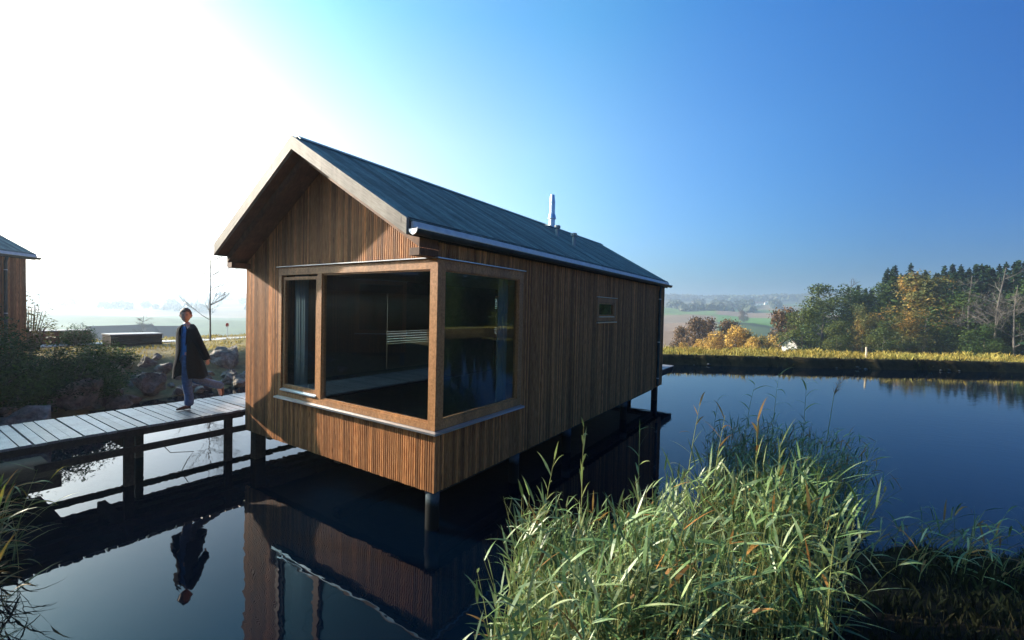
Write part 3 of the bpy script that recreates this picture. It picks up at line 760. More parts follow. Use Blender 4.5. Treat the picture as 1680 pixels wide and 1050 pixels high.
tk = trunk_mesh('trunk', M['bark'], 3, 7.5, .22); tkc = trunk_mesh('trunk', M['bark'], 4, 12, .2, 0)
dec = {}
for k, (mat, seed) in {'olive': ('leaf_olive', 11), 'olive2': ('leaf_olive', 12), 'green': ('leaf_green', 13), 'green2': ('leaf_green', 14), 'gold': ('leaf_gold', 15), 'gold2': ('leaf_gold', 16), 'rust': ('leaf_rust', 17)}.items():
    dec[k] = crown_mesh('crown', M[mat], seed, 8.5, 12, 7000, .34, 26, .10)
con = [conifer_mesh('crown', M['leaf_dark'], 20+i, 5.0+.5*i, 14, .46) for i in range(3)]
cong = conifer_mesh('crown', M['leaf_green'], 27, 6.2, 13, .62)

# forest edge to the right of the pond: every front tree a thing of its own
front = [ # az, distance, crown, scale, z scale, kind, label
 (-.05, 52, 'olive', .52, .58, 'leafy_tree', 'low olive bush-like tree at the left foot of the forest edge'),
 (1.6, 63, 'olive2', .95, .88, 'leafy_tree', 'big round olive green tree standing leftmost in the forest edge'),
 (3.6, 65, 'green', .95, .86, 'leafy_tree', 'rounded dark green tree beside the big olive tree'),
 (5.0, 60, 'gold2', .45, .62, 'leafy_tree', 'small tree with yellowing leaves low in the forest edge'),
 (6.3, 66, 'green2', .95, .90, 'leafy_tree', 'broad green tree before the dark spruces'),
 (9.6, 62, 'gold', .98, .98, 'leafy_tree', 'tall tree turning orange and gold in the forest edge'),
 (8.5, 57, 'gold2', .52, .55, 'leafy_tree', 'low golden tree at the foot of the tall orange one'),
 (11.9, 60, 'green', .85, .75, 'leafy_tree', 'dense green tree to the right of the tall orange one'),
 (15.8, 62, 'green2', .9, .9, 'leafy_tree', 'dark green leafy tree cut off by the right edge'),
 (2.9, 57, 'olive', .42, .38, 'leafy_tree', 'low olive shrub-like tree beneath the big olive one'),
 (6.6, 56, 'olive2', .42, .40, 'leafy_tree', 'low green shrub-like tree beneath the broad green one'),
 (13.4, 57, 'green2', .45, .40, 'leafy_tree', 'low green shrub-like tree before the bare pale trunks'),
]
for i, (az, r, k, s_, szz, nm, lab) in enumerate(front):
    r *= 1.95; s_ *= 1.8; szz *= 1.38
    add_tree(nm, pol(az, r), az*1.7+i, s_, dec[k], tk, lab, 'tree', 'leafy trees along the forest edge', szz)
cl = [(-.9, 66, .62, 'small dark spruce peeping out left of the big olive tree'), (4.4, 74, .95, 'spruce rising behind the rounded dark green tree'),
      (5.6, 76, .98, 'pointed spruce just left of the green spruce'), (8.1, 74, 1.08, 'tall spruce between the green spruce and the orange tree')]
for az, r, s_, lab in cl: add_tree('spruce_tree', pol(az, r*1.9), az, s_*1.8, con[int(az*10) % 3], tkc, lab, 'tree', 'spruces in the forest', s_*1.12)
add_tree('spruce_tree', pol(7.2, 126), 1.2, 1.85, cong, tkc, 'lighter green spruce in front of the dark spruces', 'tree', 'spruces in the forest', 1.28)
rr = random.Random(5)
for i in range(84):
    row = i % 3; az = 6.5+(i//3)*.45+rr.uniform(-.25, .25) if i < 70 else rr.uniform(1, 10)
    r = 72+row*8+rr.uniform(-3, 3) if i < 70 else rr.uniform(74, 88)
    s_ = rr.uniform(.98, 1.2)*(1+row*.09)*(1+max(0, az-8)*.006)
    if i >= 70: s_ *= .80
    add_tree('spruce_tree', pol(az, r*1.9), rr.random()*6, s_*1.45, con[i % 3], tkc, 'dark spruce in the dense wood behind the front trees', 'tree', 'dark spruces in the dense wood', s_*1.19)
for i, (az, r, s_, lab) in enumerate(((14.2, 58, 1.0, 'pale bare tree with a white trunk before the dark spruces'), (12.6, 59, .92, 'bare grey tree left of the white trunked one'), (3.8, 78, 1.12, 'bare tree crown rising thinly above the forest edge'), (15.3, 57, .8, 'bare tree nearest the right edge'))):
    tm1, tw1 = bare_mesh(40+i, 11.5, .17, 3, nb=5)
    s_ *= 1.5; e = empty('bare_tree', pol(az, r*1.95), i, lab, 'tree', 'bare trees at the forest edge')
    inst('trunk', tm1, e, scale=(s_,)*3); inst('twigs', tw1, e, scale=(s_,)*3)
# wood that goes on to the right of the frame (seen mirrored in the side pane)
for i in range(46):
    az = 17+i*.85; r = rr.uniform(98, 118)+(i % 2)*14
    k = rr.choice(['olive', 'gold', 'green', 'green2', 'gold2', 'dark', 'dark', 'dark']) if az > 22 else 'dark'
    if k == 'dark': add_tree('spruce_tree', pol(az, r), rr.random()*6, rr.uniform(1.5, 1.8), con[i % 3], tkc, 'spruce of the wood mirrored in the side pane', 'tree', 'trees mirrored in the side pane')
    else: add_tree('leafy_tree', pol(az, r), rr.random()*6, rr.uniform(1.4, 1.7), dec[k], tk, 'leafy autumn tree of the wood mirrored in the side pane', 'tree', 'trees mirrored in the side pane')
# dark trees behind the viewpoint (mirrored in the front panes)
for i in range(44):
    x = -40+(i//2)*2.3+rr.uniform(-.6, .6); y = -22-(i % 2)*4.5+rr.uniform(-1.5, 1.5)
    if i % 3 == 0: add_tree('leafy_tree', (x, y, -.6), rr.random()*6, rr.uniform(.85, 1.05), dec['green'], tk, 'dark leafy tree mirrored in the front panes', 'tree', 'trees mirrored in the front panes')
    else: add_tree('spruce_tree', (x, y, -.8), rr.random()*6, rr.uniform(.8, 1.0), con[i % 3], tkc, 'dark spruce mirrored in the front panes', 'tree', 'trees mirrored in the front panes')

# yellow willows and rusty trees in the valley
wil = [crown_mesh('crown', M['leaf_willow'], 60+i, 8, 7, 3500, .45, 12, .02) for i in range(2)]
rus = crown_mesh('crown', M['leaf_rust'], 63, 8, 8.5, 3500, .5, 14, .05)
grn = crown_mesh('crown', M['leaf_green'], 64, 8, 7, 3000, .5, 14, .02)
val = [(-12.6, 125, 'r', .8, 'low rusty brown tree beside the far end of the hut'), (-11.2, 122, 'r', 1.0, 'rusty brown tree left of the yellow willows'), (-9.9, 126, 'r', 1.05, 'brown tree behind the leftmost willow'),
       (-8.6, 112, 'w', .78, 'pale yellow willow leftmost in the row'), (-6.6, 110, 'w', .95, 'largest round yellow willow in the row'), (-5.6, 113, 'w', .9, 'yellow willow close behind the largest one'), (-7.4, 124, 'r', 1.0, 'brown tree behind the yellow willows'),
       (-4.2, 108, 'g', .55, 'small green bush between the yellow willows'), (-3.2, 109, 'w', .72, 'orange tinted willow rightmost in the row'), (-1.7, 114, 'r', 1.15, 'dark rusty tree beside the small white house'), (-.9, 120, 'r', .9, 'dark tree behind the small white house'),
       (-10.2, 108, 'w', .5, 'small pale bush below the rusty trees'), (-12.2, 106, 'w', .4, 'smallest pale bush by the far end of the hut'), (-4.9, 106, 'w', .62, 'round yellow willow right of the largest one'), (-9.3, 104, 'w', .5, 'low straw coloured willow before the rusty trees'), (-2.4, 107, 'w', .5, 'small straw coloured bush below the dark rusty tree')]
for i, (az, r, k, s_, lab) in enumerate(val):
    add_tree('willow_tree' if k == 'w' else 'valley_tree', pol(az, r), i, s_, wil[i % 2] if k == 'w' else rus if k == 'r' else grn, tk, lab, 'tree', 'yellow willows in the valley' if k == 'w' else 'rusty trees in the valley', s_*1.15)

# houses
def house(name, loc, rz, w_, l_, wall_h, roof_h, label, wm='white_wall', group='far houses', windows=True):
    e = empty(name, loc, rz, label, 'house', group)
    MB().prism([(-w_/2, -1.5), (w_/2, -1.5), (w_/2, wall_h), (0, wall_h+roof_h-.1), (-w_/2, wall_h)], -l_/2, l_/2).build('wall', M[wm], e)
    for sg in (-1, 1):
        MB().prism([(0, wall_h+roof_h), (sg*(w_/2+.4), wall_h-.25), (sg*(w_/2+.4), wall_h-.0), (0, wall_h+roof_h+.25)], -l_/2-.4, l_/2+.4).build('roof', M['roof_far'], e)
    if windows:
        for k in range(3):
            for sg in (-1, 1):
                y = -l_/2+l_*(k+.5)/3
                f = MB().box(sg*w_/2-.05, sg*w_/2+.05, y-.6, y+.6, wall_h*.35, wall_h*.7).build('window', M['window_dark'], e)
        for sg in (-1, 1): MB().box(-.6, .6, sg*l_/2-.05, sg*l_/2+.05, wall_h*.4, wall_h*.75).build('window', M['window_dark'], e)
    return e
house('white_house', pol(-1.0, 104), R(165), 2.6, 4, 3.6, 1.5, 'small white gabled house half hidden by the leftmost forest trees')
house('farmhouse', pol(-10.6, 930), R(20), 9, 14, 5, 4, 'distant white farmhouse left on the hazy hillside')
house('farmhouse', pol(-10.2, 940), R(80), 7, 9, 4, 4, 'smaller white farm building beside the left distant farmhouse')
house('farmhouse', pol(-4.4, 1180), R(100), 9, 18, 5, 4, 'distant white farmhouse below the ridge woods')
house('farmhouse', pol(-3.6, 1190), R(15), 9, 14, 6, 4, 'white farm building to the right of the upper farmhouse')
bx = house('barn', pol(-75.0, 150), R(-75.6+90+8), 10, 15, 4.6, 4.4, 'long hazy barn roof beyond the meadow', 'roof_far', 'hazy farm buildings')
house('barn', pol(-71.6, 155), R(-30), 9, 12, 4.8, 3.6, 'hazy gabled farm building right of the barn', 'roof_far', 'hazy farm buildings')
for i, (az, r, s_, lab) in enumerate(((-73.4, 128, 1.0, 'round hazy bare tree between the farm buildings'), (-78.2, 135, .9, 'hazy bare tree left of the long barn'), (-5.9, 555, 1.35, 'lone round tree in the fields on the hillside'))):
    tm1, tw1 = bare_mesh(50+i, 11, .25, 3, .4, .25, 'bark', nb=6)
    e = empty('bare_tree', pol(az, r), i, lab, 'tree'); inst('trunk', tm1, e, scale=(s_,)*3); inst('twigs', tw1, e, scale=(s_,)*3)
    if i == 2: inst('crown', dec['rust'], e, scale=(1.3,)*3)
for i, (az, r, s_) in enumerate(((-80.2, 120, .8), (-79, 118, .6), (-76.8, 122, .55), (-72.2, 126, .55), (-70.2, 124, .5), (-67.5, 128, .5))):
    add_tree('valley_tree', pol(az, r), i, s_, rus, tk, ['hazy bush beside the left hut', 'hazy bush left of the barn', 'hazy bush before the barn', 'hazy bush right of the round bare tree', 'hazy bush before the gabled farm building', 'hazy bush right of the sapling'][i], 'tree', 'hazy bushes beyond the meadow')
# far woods and hedges (uncountable)
def woods(name, label, pts, sizes, mat):
    mb = MB(); rr_ = random.Random(len(pts))
    for p in pts:
        s_ = rr_.uniform(*sizes)
        for k in range(7):
            d = Vector((rr_.gauss(0, 1), rr_.gauss(0, 1), rr_.gauss(0, .6))).normalized()
            leaf_quad(mb, p+Vector((d.x*s_*.35, d.y*s_*.35, s_*(.45+d.z*.35))), Vector((d.x, d.y, .5)).normalized(), s_*.85, rr_, 1.6)
    return tag(mb.build(name, M[mat]), label, None, None, 'stuff')
pr = random.Random(77)
ridge = []
for i in range(5200):
    az = pr.uniform(-19, 22); r = pr.uniform(1420, 1760)
    if noise.noise(Vector((az*.25, r*.004, 0))) > -.28: ridge.append(pol(az, r))
woods('ridge_woods', 'hazy blue woods along the far ridge', ridge, (10, 17), 'leaf_far')
hed = []
for i in range(1500):
    az = pr.uniform(-14, -1); r = pr.uniform(760, 1150)
    if noise.noise(Vector((az*.55, r*.012, 4))) > .10+(.25 if az > -5 else -.1): hed.append(pol(az, r))
woods('hedgerows', 'hazy hedgerows and copses across the middle hillside', hed, (8, 13), 'leaf_far')
lw = []
for i in range(2500):
    az = pr.uniform(-100, -55); r = pr.uniform(650, 1700)
    if noise.noise(Vector((az*.4, r*.008, 4))) > .18: lw.append(pol(az, r))
woods('valley_woods', 'very pale copses in the misty valley beyond the meadow', lw, (6, 11), 'leaf_far')

# ---------------- grass
def blades(name, label, pts, h0, h1, mat, wdt=.02):
    mb = MB(); rr_ = random.Random(9)
    for p in pts:
        a = rr_.random()*6.28; h = rr_.uniform(h0, h1)*(1+.9*noise.noise(Vector((p[0]*.8, p[1]*.8, 6)))+.5*noise.noise(Vector((p[0]*3, p[1]*3, 1)))); lx, ly = rr_.gauss(0, .35)*h, rr_.gauss(0, .35)*h
        dx, dy = math.cos(a)*wdt, math.sin(a)*wdt; n = len(mb.v)
        mb.v += [(p[0]-dx, p[1]-dy, p[2]-.03), (p[0]+dx, p[1]+dy, p[2]-.03), (p[0]+lx*.4+dx*.6, p[1]+ly*.4+dy*.6, p[2]+h*.6), (p[0]+lx, p[1]+ly, p[2]+h)]
        mb.f += [(n, n+1, n+2), (n, n+2, n+3)]
    return tag(mb.build(name, M[mat]), label, None, None, 'stuff')
gp = []; gd = []
for i in range(90000):
    x = pr.uniform(-12, 34); y = 14+pr.random()*30
    az = math.degrees(math.atan2(x-CAM.x, y-CAM.y))
    if not (-28 < az < 30): continue
    sd_ = pond_sd(x, y)
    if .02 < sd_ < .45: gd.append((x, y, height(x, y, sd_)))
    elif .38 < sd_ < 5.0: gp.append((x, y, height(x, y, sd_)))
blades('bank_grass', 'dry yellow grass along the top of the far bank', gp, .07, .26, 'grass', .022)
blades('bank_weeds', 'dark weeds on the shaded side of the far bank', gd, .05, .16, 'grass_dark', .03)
gl = []
for i in range(42000):
    x = pr.uniform(-30, -9); y = pr.uniform(-8, 17)
    sd_ = pond_sd(x, y)
    if 2.2 < sd_ < 13 and noise.noise(Vector((x*.7, y*.7, 2))) > -.25: gl.append((x, y, height(x, y, sd_)))
blades('meadow_grass', 'short dry grass on the meadow behind the boulders', gl, .03, .11, 'grass', .018)
st_ = MB(); rr_ = random.Random(44)
for i in range(110):
    q_ = ring[rr_.randrange(len(ring))]; az = math.degrees(math.atan2(q_[0]-CAM.x, q_[1]-CAM.y))
    if not (-30 < az < 25) or q_[1] < 12: continue
    s__ = rr_.uniform(.03, .09); c__ = Vector((q_[0]+rr_.uniform(-.1, .2), q_[1]+rr_.uniform(-.1, .2), rr_.uniform(0, .12)))
    st_.tube([c__-Vector((s__, 0, 0)), c__+Vector((0, 0, s__*.2)), c__+Vector((s__, .02, 0))], [s__*.4, s__*.7, s__*.35], 5)
tag(st_.build('bank_stones', M['concrete']), 'small stones scattered along the far waterline', None, None, 'stuff')
# marker post on the far bank
mp = pol(math.degrees(yaw)+math.degrees(math.atan((1423-840)/724)), 31.5)
MB2 = MB(); MB2.tube([(0, 0, -.2), (.01, 0, .35), (.0, .01, .62)], [.055, .05, .045], 7)
tag(MB2.build('marker_post', M['post'], loc=mp), 'short pale wooden post standing in the grass of the far bank', 'post')

# ---------------- boulders
def rock_mesh(seed, sub=3):
    import bmesh
    bm = bmesh.new(); bmesh.ops.create_icosphere(bm, subdivisions=sub, radius=.5)
    rr_ = random.Random(seed); o = Vector((seed*3.1, 1, 2))
    cuts = [(Vector((rr_.gauss(0, 1), rr_.gauss(0, 1), rr_.gauss(0, 1))).normalized(), rr_.uniform(.20, .38)) for _ in range(20)]
    for v in bm.verts:
        for n_, d in cuts:
            e = v.co.dot(n_)-d
            if e > 0: v.co -= n_*e*.92
        v.co += v.co.normalized()*(noise.noise(v.co*3+o)*.12+abs(noise.noise(v.co*6+o))*.12)
    me_ = bpy.data.meshes.new('boulder'); bm.to_mesh(me_); bm.free(); me_.materials.append(M['rock']); return me_
RM = [rock_mesh(i) for i in range(8)]
special = [((-9.3, -2.15, .22), 1.9, .75, 4, 'broad flat boulder nearest the boardwalk at the left edge'), ((-10.5, -1.0, .55), 1.35, .8, 1, 'rounded boulder beside the broad flat one'),
           ((-13.9, 3.7, .62), 1.7, 1.0, 2, 'large sunlit boulder beside the corner of the hut'), ((-12.0, .9, .45), 1.35, .85, 3, 'squat boulder below the bright bush twigs'),
           ((-13.5, 2.3, .62), 1.3, .8, 5, 'pale boulder behind the walking man'), ((-14.2, 4.9, .98), 1.2, .5, 6, 'flat slab of rock topping the bank next to the hut')]
for (p, s_, sz_, k, lab) in special:
    s_ *= .8
    o = inst('boulder', RM[k], None, p, (rnd.uniform(-.2, .2), rnd.uniform(-.2, .2), rnd.random()*6), (s_, s_*.8, s_*sz_)); tag(o, lab, 'boulder', 'boulders lining the shore')
i = 0; k = 0
placed = [(p[0], p[1], s_*.36) for p, s_, *_ in special]
while i < 170 and k < 16000:
    k += 1
    x = rnd.uniform(-16, -8.8); y = rnd.uniform(-6, 11); sd_ = pond_sd(x, y)
    if not (-.2 < sd_ < 2.4): continue
    s_ = rnd.uniform(.28, .85)
    if any((x-a)**2+(y-b_)**2 < (s_*.36+c_)**2 for a, b_, c_ in placed): continue
    placed.append((x, y, s_*.36)); i += 1
    o = inst('boulder', rnd.choice(RM), None, (x, y, max(.05, height(x, y, sd_))+s_*.12), (rnd.uniform(-.4, .4), rnd.uniform(-.4, .4), rnd.random()*6), (s_, s_*rnd.uniform(.7, 1), s_*rnd.uniform(.6, .85)))
    tag(o, 'rough limestone boulder piled among others along the shore', 'boulder', 'piled shore boulders')
    o['label'] = 'rough boulder at the waterline behind the boardwalk' if sd_ < .8 else 'rough boulder in the middle of the piled shore bank' if sd_ < 1.7 else 'rough boulder on top of the bank at the meadow edge'

# ---------------- bushes on the left
def bush_mesh(seed, w_, d_, h, n, leaf, mat='leaf_bush'):
    rr_ = random.Random(seed); mb = MB()
    for i in range(int(n/14)):      # arching sprays of small leaves
        a = rr_.random()*6.283; q = rr_.random()**.5
        bx_, by_ = math.cos(a)*w_*.42*q, math.sin(a)*d_*.42*q
        top = h*(1-.55*q*q)*rr_.uniform(.55, 1.06); out_ = rr_.uniform(.15, .5)
        for j in range(14):
            t = .25+.75*j/13
            p = Vector((bx_*(1+out_*t*t), by_*(1+out_*t*t), top*math.sin(t*1.45)))+Vector((rr_.gauss(0, leaf*.6), rr_.gauss(0, leaf*.6), rr_.gauss(0, leaf*.6)))
            leaf_quad(mb, p, Vector((rr_.gauss(0, .6), rr_.gauss(0, .6), 1)).normalized(), leaf, rr_, .7)
    return mb.mesh('foliage', M[mat])
def stems_mesh(seed, w_, d_, h, n):
    rr_ = random.Random(seed); mb = MB()
    for i in range(n):
        a = rr_.random()*6.283; q = rr_.random()**.5; x, y = math.cos(a)*w_*.4*q, math.sin(a)*d_*.4*q
        mb.tube([(x*.3, y*.3, -.3), (x*.7, y*.7, h*.4), (x*1.15, y*1.15, h*.85*(1-.45*q*q))], [.02, .014, .006], 4, caps=False)
    return mb.mesh('stems', M['bark'])
for i, (x, y, w_, d_, h, n, lab) in enumerate((
    (-10.7, -2.7, 3.0, 3.0, 1.75, 16000, 'dense dark bush above the flat boulder at the left'),
    (-11.5, -1.1, 2.6, 2.6, 1.35, 15000, 'spreading bush with bright sunlit twigs on its right side'),
    (-12.2, -2.7, 3.0, 2.6, 1.8, 12000, 'black shaded bush at the foot of the left hut'),
    (-13.6, .3, 1.4, 1.4, .60, 3000, 'low tuft of bush before the timber benches'))):
    e = empty('bush', (x, y, height(x, y)-.05), 0, lab, 'bush', 'bushes on the left shore')
    inst('foliage', bush_mesh(70+i, w_, d_, h+.25, n, .085), e); inst('stems', stems_mesh(80+i, w_, d_, h, 40), e)
e = empty('shrub', (-19.5, .95, .95), 0, 'small dark conifer shrub between the two timber benches', 'shrub'); inst('foliage', bush_mesh(90, 1.1, 1.1, .95, 2600, .07), e); inst('stems', stems_mesh(91, 1, 1, .8, 14), e)
e = empty('shrub', (-18.6, -.45, .95), 0, 'thin autumn shrub with orange leaves by the corner of the left hut', 'shrub'); inst('foliage', bush_mesh(92, 1.3, 1.3, 2.0, 900, .10, 'leaf_gold'), e); inst('stems', stems_mesh(93, 1.3, 1.3, 1.9, 22), e)
# sapling
tm1, tw1 = bare_mesh(105, 5.3, .042, 3, .62, .30, 'bark_pale', nb=6, wob=.006)
e = empty('sapling', (-18.95, 5.25, .95), 0, 'slender leafless young tree on the meadow behind the walking man', 'tree'); inst('trunk', tm1, e); inst('twigs', tw1, e)
# timber benches, path
def bench(x0, x1, y0, y1, z0, z1, label, mat='red_wood'):
    e = empty('timber_bench', ((x0+x1)/2, (y0+y1)/2, z0), 0, label, 'bench', 'long timber block benches on the meadow')
    cx2, cy2 = (x0+x1)/2, (y0+y1)/2; h = z1-z0; ns = 3
    for k in range(ns):
        a = .0+k*(h-.05)/ns
        MB().box(x0-cx2, x1-cx2, y0-cy2, y1-cy2, a-.02*(k == 0), a+(h-.05)/ns-.012).build('plank', M[mat], e)
    nt_ = 5; w_ = (x1-x0+.06)/nt_
    for k in range(nt_): MB().box(x0-cx2-.03+k*w_, x0-cx2-.03+(k+1)*w_-.01, y0-cy2-.03, y1-cy2+.03, h-.05, h).build('top_plank', M['deck'], e)
    return e
bench(-19.1, -18.1, 1.55, 3.15, .95, 1.48, 'dark timber bench block with a pale top nearest the walking man', 'dark_wood')
bench(-21.3, -20.5, -3.5, 1.55, .95, 1.55, 'long red brown timber bench running behind the bushes')
ps = MB()
for i in range(26):
    y = -4+i*.62; ps.box(-20.3+.03*math.sin(i), -19.35, y, y+.59, .9, height(-19.8, y)+.035)
e = ps.build('path', M['paving']); tag(e, kind='structure', label='pale slab path crossing the meadow by the benches')
# small round sign on a stake by the sapling
e = empty('round_sign', (-20.3, 6.55, .9), R(-60), 'tiny red round sign on a stake right of the sapling', 'sign')
MB().tube([(0, 0, 0), (0, 0, .75)], .012, 6).build('stake', M['zinc'], e)
MB().tube([(0, -.015, .78), (0, .0, .78)], .10, 14).build('disc', plain('red_sign_paint', (.5, .06, .03), .5), e)
#@@PART3
# ---------------- reeds
def leaf_ribbon(mb, base, d0, up_bias, length, width, rr_, droop=1.0, segs=5):
    """arching blade with a slight fold; base point, start direction"""
    p = base.copy(); d = d0.normalized(); side = d.cross(Vector((0, 0, 1)))
    if side.length < .05: side = Vector((1, 0, 0))
    side.normalize(); side = (side+Vector((rr_.gauss(0, .35), rr_.gauss(0, .35), rr_.gauss(0, .35)))).normalized()
    n0 = len(mb.v)
    for i in range(segs+1):
        t = i/segs; w_ = width*(.45+1.5*t if t < .35 else 1.0-(t-.35)/.65)*.5
        if i == segs: mb.v.append(tuple(p))
        else:
            mb.v.append(tuple(p-side*w_)); mb.v.append(tuple(p+side*w_))
        p = p+d*(length/segs); d = (d+Vector((0, 0, -droop*.26*(.4+t*1.3)))).normalized()
        side = (side-d*side.dot(d)).normalized()
    for i in range(segs-1):
        a = n0+2*i; mb.f.append((a, a+1, a+3, a+2))
    a = n0+2*(segs-1); mb.f.append((a, a+1, a+2))
def reed_shape(rr_, h, lean, leafl=(.24, .44), wid=(.014, .026), nl=None, wind=(0, 0), droop=1.0, t0=.22):
    """returns stem points and leaf specs in the reed's own frame"""
    pts = []; 
    for i in range(6):
        t = i/5; pts.append(Vector((lean[0]*t*t, lean[1]*t*t, h*t)))
    lv = []; nl = nl or int(h*.75/.105); a = rr_.random()*6.28
    for k in range(nl):
        t = t0+(.98-t0)*k/max(1, nl-1); i = min(4, int(t*5)); f = t*5-i
        b_ = pts[i].lerp(pts[i+1], f); a += math.pi+rr_.gauss(0, .45)
        el = .30+.55*t+rr_.gauss(0, .30)
        d = Vector((math.cos(a)*math.cos(el)+wind[0], math.sin(a)*math.cos(el)+wind[1], math.sin(el)))
        lv.append((b_, d, rr_.uniform(*leafl)*(1-.25*abs(t-.6)), rr_.uniform(*wid), droop*rr_.uniform(.5, 1.6)))
    return pts, lv
def in_poly(x, y, P_):
    ins = False
    for i in range(len(P_)):
        (ax, ay), (bx, by) = P_[i], P_[(i+1) % len(P_)]
        if (ay > y) != (by > y) and x < (bx-ax)*(y-ay)/(by-ay)+ax: ins = not ins
    return ins
def reed_bed(poly, n, hfun, label, mats, seed, wind=(.25, -.12), leafl=(.24, .44), wid=(.014, .026), droop=1.0, dry=.08):
    rr_ = random.Random(seed); xs = [p[0] for p in poly]; ys = [p[1] for p in poly]
    lm = MB(); dm = MB(); st = MB(); k = 0
    root = empty('reed_bed', (0, 0, 0), 0, label, 'reeds', 'reed beds round the pond')
    while k < n:
        x = rr_.uniform(min(xs), max(xs)); y = rr_.uniform(min(ys), max(ys))
        if not in_poly(x, y, poly): continue
        if poly is polyA and x > 2.8 and y < 0 and rr_.random() < .55: continue
        k += 1; z = max(-.25, height(x, y)); h = hfun(x, y, rr_)
        pts, lv = reed_shape(rr_, h-min(0, z)*0, (rr_.gauss(0, .12)+wind[0]*.5, rr_.gauss(0, .12)+wind[1]*.5), leafl, wid, wind=wind, droop=droop)
        o = Vector((x, y, z))
        st.tube([p+o for p in pts], [.0045, .004, .0038, .0032, .0024, .001], 3, caps=False)
        for b_, d, l_, w_, dr in lv:
            leaf_ribbon(dm if rr_.random() < dry else lm, b_+o, d, 0, l_, w_, rr_, dr)
    lm.build('leaves', M[mats], root, kind='stuff'); dm.build('dry_leaves', M['reed_dry'], root, kind='stuff'); st.build('stems', M['reed_stem'], root, kind='stuff')
    return root
def hA(x, y, r_): return r_.uniform(.80, 1.15)+.30*sstep(2.3, 3.3, x)-.05+.42*noise.noise(Vector((x*1.9, y*1.9, 3)))
polyA = [(2.28, -2.3), (2.02, -1.4), (1.58, -.35), (2.0, .2), (2.6, .55), (3.3, .75), (3.8, .6), (4.0, -.2), (3.8, -.8), (3.3, -1.4), (2.7, -1.95)]
reed_bed(polyA, 1050, hA, 'large sunlit reed bed in the foreground right of the hut', 'reed', 201, leafl=(.14, .30), wid=(.014, .026), dry=.05, droop=.55, wind=(.12, -.05))
polyB = [(2.5, 3.0), (2.35, 4.2), (3.3, 4.9), (4.3, 4.5), (4.5, 3.4), (3.6, 2.6)]
reed_bed(polyB, 520, lambda x, y, r_: r_.uniform(.7, 1.35), 'shaded dark reed clump at the water behind the sunlit reeds', 'reed', 202, wind=(.35, .1), dry=.3, droop=1.0, leafl=(.14, .30), wid=(.010, .02))
polyC = [(4.0, 1.9), (4.3, 3.0), (5.3, 3.5), (5.9, 3.0), (5.2, 2.0)]
reed_bed(polyC, 60, lambda x, y, r_: r_.uniform(.25, .6), 'low drooping shaded reeds at the right waterline', 'reed', 203, wind=(.5, .1), dry=.3, droop=1.8)
polyD = [(-3.5, -3.9), (-3.7, -3.1), (-3.0, -2.95), (-2.55, -3.35), (-2.6, -3.9)]
reed_bed(polyD, 95, lambda x, y, r_: r_.uniform(.75, 1.2), 'yellowing reeds leaning in at the left edge over the water', 'reed_left', 204, wind=(.55, .05), dry=.22)
polyE = [(-1.95, -4.0), (-1.9, -3.45), (-1.45, -3.38), (-1.2, -3.8)]
reed_bed(polyE, 60, lambda x, y, r_: r_.uniform(.55, .95), 'dark green reed tuft in the lower left corner', 'reed_left', 205, wind=(.25, .1), dry=.15)
# low dark ground plants on the shaded right bank
gb = []
for i in range(26000):
    x = pr.uniform(3.6, 9.5); y = pr.uniform(-2.5, 6.5); s_ = pond_sd(x, y)
    if .0 < s_ < 4 and not in_poly(x, y, polyA): gb.append((x, y, height(x, y, s_)))
blades('bank_plants', 'dark low plants on the shaded near bank at the right', gb, .04, .14, 'grass_dark', .008)

# tall single reeds that stand out of the beds: stem and every leaf a part
hero = [ # x, y, height, label, dry, bed
 (1.85, .25, 1.85, 'tallest reed rising before the dark side wall of the hut', 0),
 (2.35, .55, 1.80, 'tall upright reed standing against the hut reflection', 0),
 (1.62, -.25, 1.62, 'tall reed left of the sunlit bed, before the dark water', 0),
 (1.82, -1.15, 1.25, 'lone thin reed leaning out on the left flank of the bed', 0),
 (2.75, .65, 1.92, 'tall orange tipped reed in the middle of the bed', 1),
 (3.0, .55, 1.80, 'reed with browning tip leaves above the bed', 1),
 (3.4, .6, 1.78, 'reed with tan upright leaves at the right of the bed', 1),
 (3.55, .45, 1.62, 'pale reed near the shaded right end of the bed', 0),
 (2.95, 3.7, 1.95, 'tall dark reed over the water, left of the drooping one', 0),
 (3.35, 3.6, 2.15, 'highest dark reed with drooping leaves against the bright water', 0),
 (3.75, 3.9, 2.05, 'dark arching reed at the right of the shaded clump', 0),
 (2.55, 3.5, 1.70, 'thin dark reed leftmost in the shaded clump', 0),
 (3.9, -.55, 1.15, 'yellow green reed alone low in the dark right corner', 0),
]
for i, (x, y, h, lab, dry_) in enumerate(hero):
    rr_ = random.Random(300+i); z = max(-.2, height(x, y)); e = empty('reed', (x, y, z), 0, lab, 'reed', 'tall single reeds')
    pts, lv = reed_shape(rr_, h, (rr_.gauss(.08, .08), rr_.gauss(0, .08)), (.20, .36), (.017, .027), nl=12, t0=.42, wind=(.12, .0), droop=.7 if i < 8 else 1.5)
    MB().tube(pts, [.006, .0055, .005, .004, .003, .0012], 6, caps=False).build('stem', M['reed_stem'], e)
    for j, (b_, d, l_, w_, dr) in enumerate(lv):
        mb = MB(); leaf_ribbon(mb, b_, d, 0, l_, w_, rr_, dr, 6)
        mb.build('leaf', M['reed_dry'] if (dry_ and j > 7) else M['reed_hero'], e)
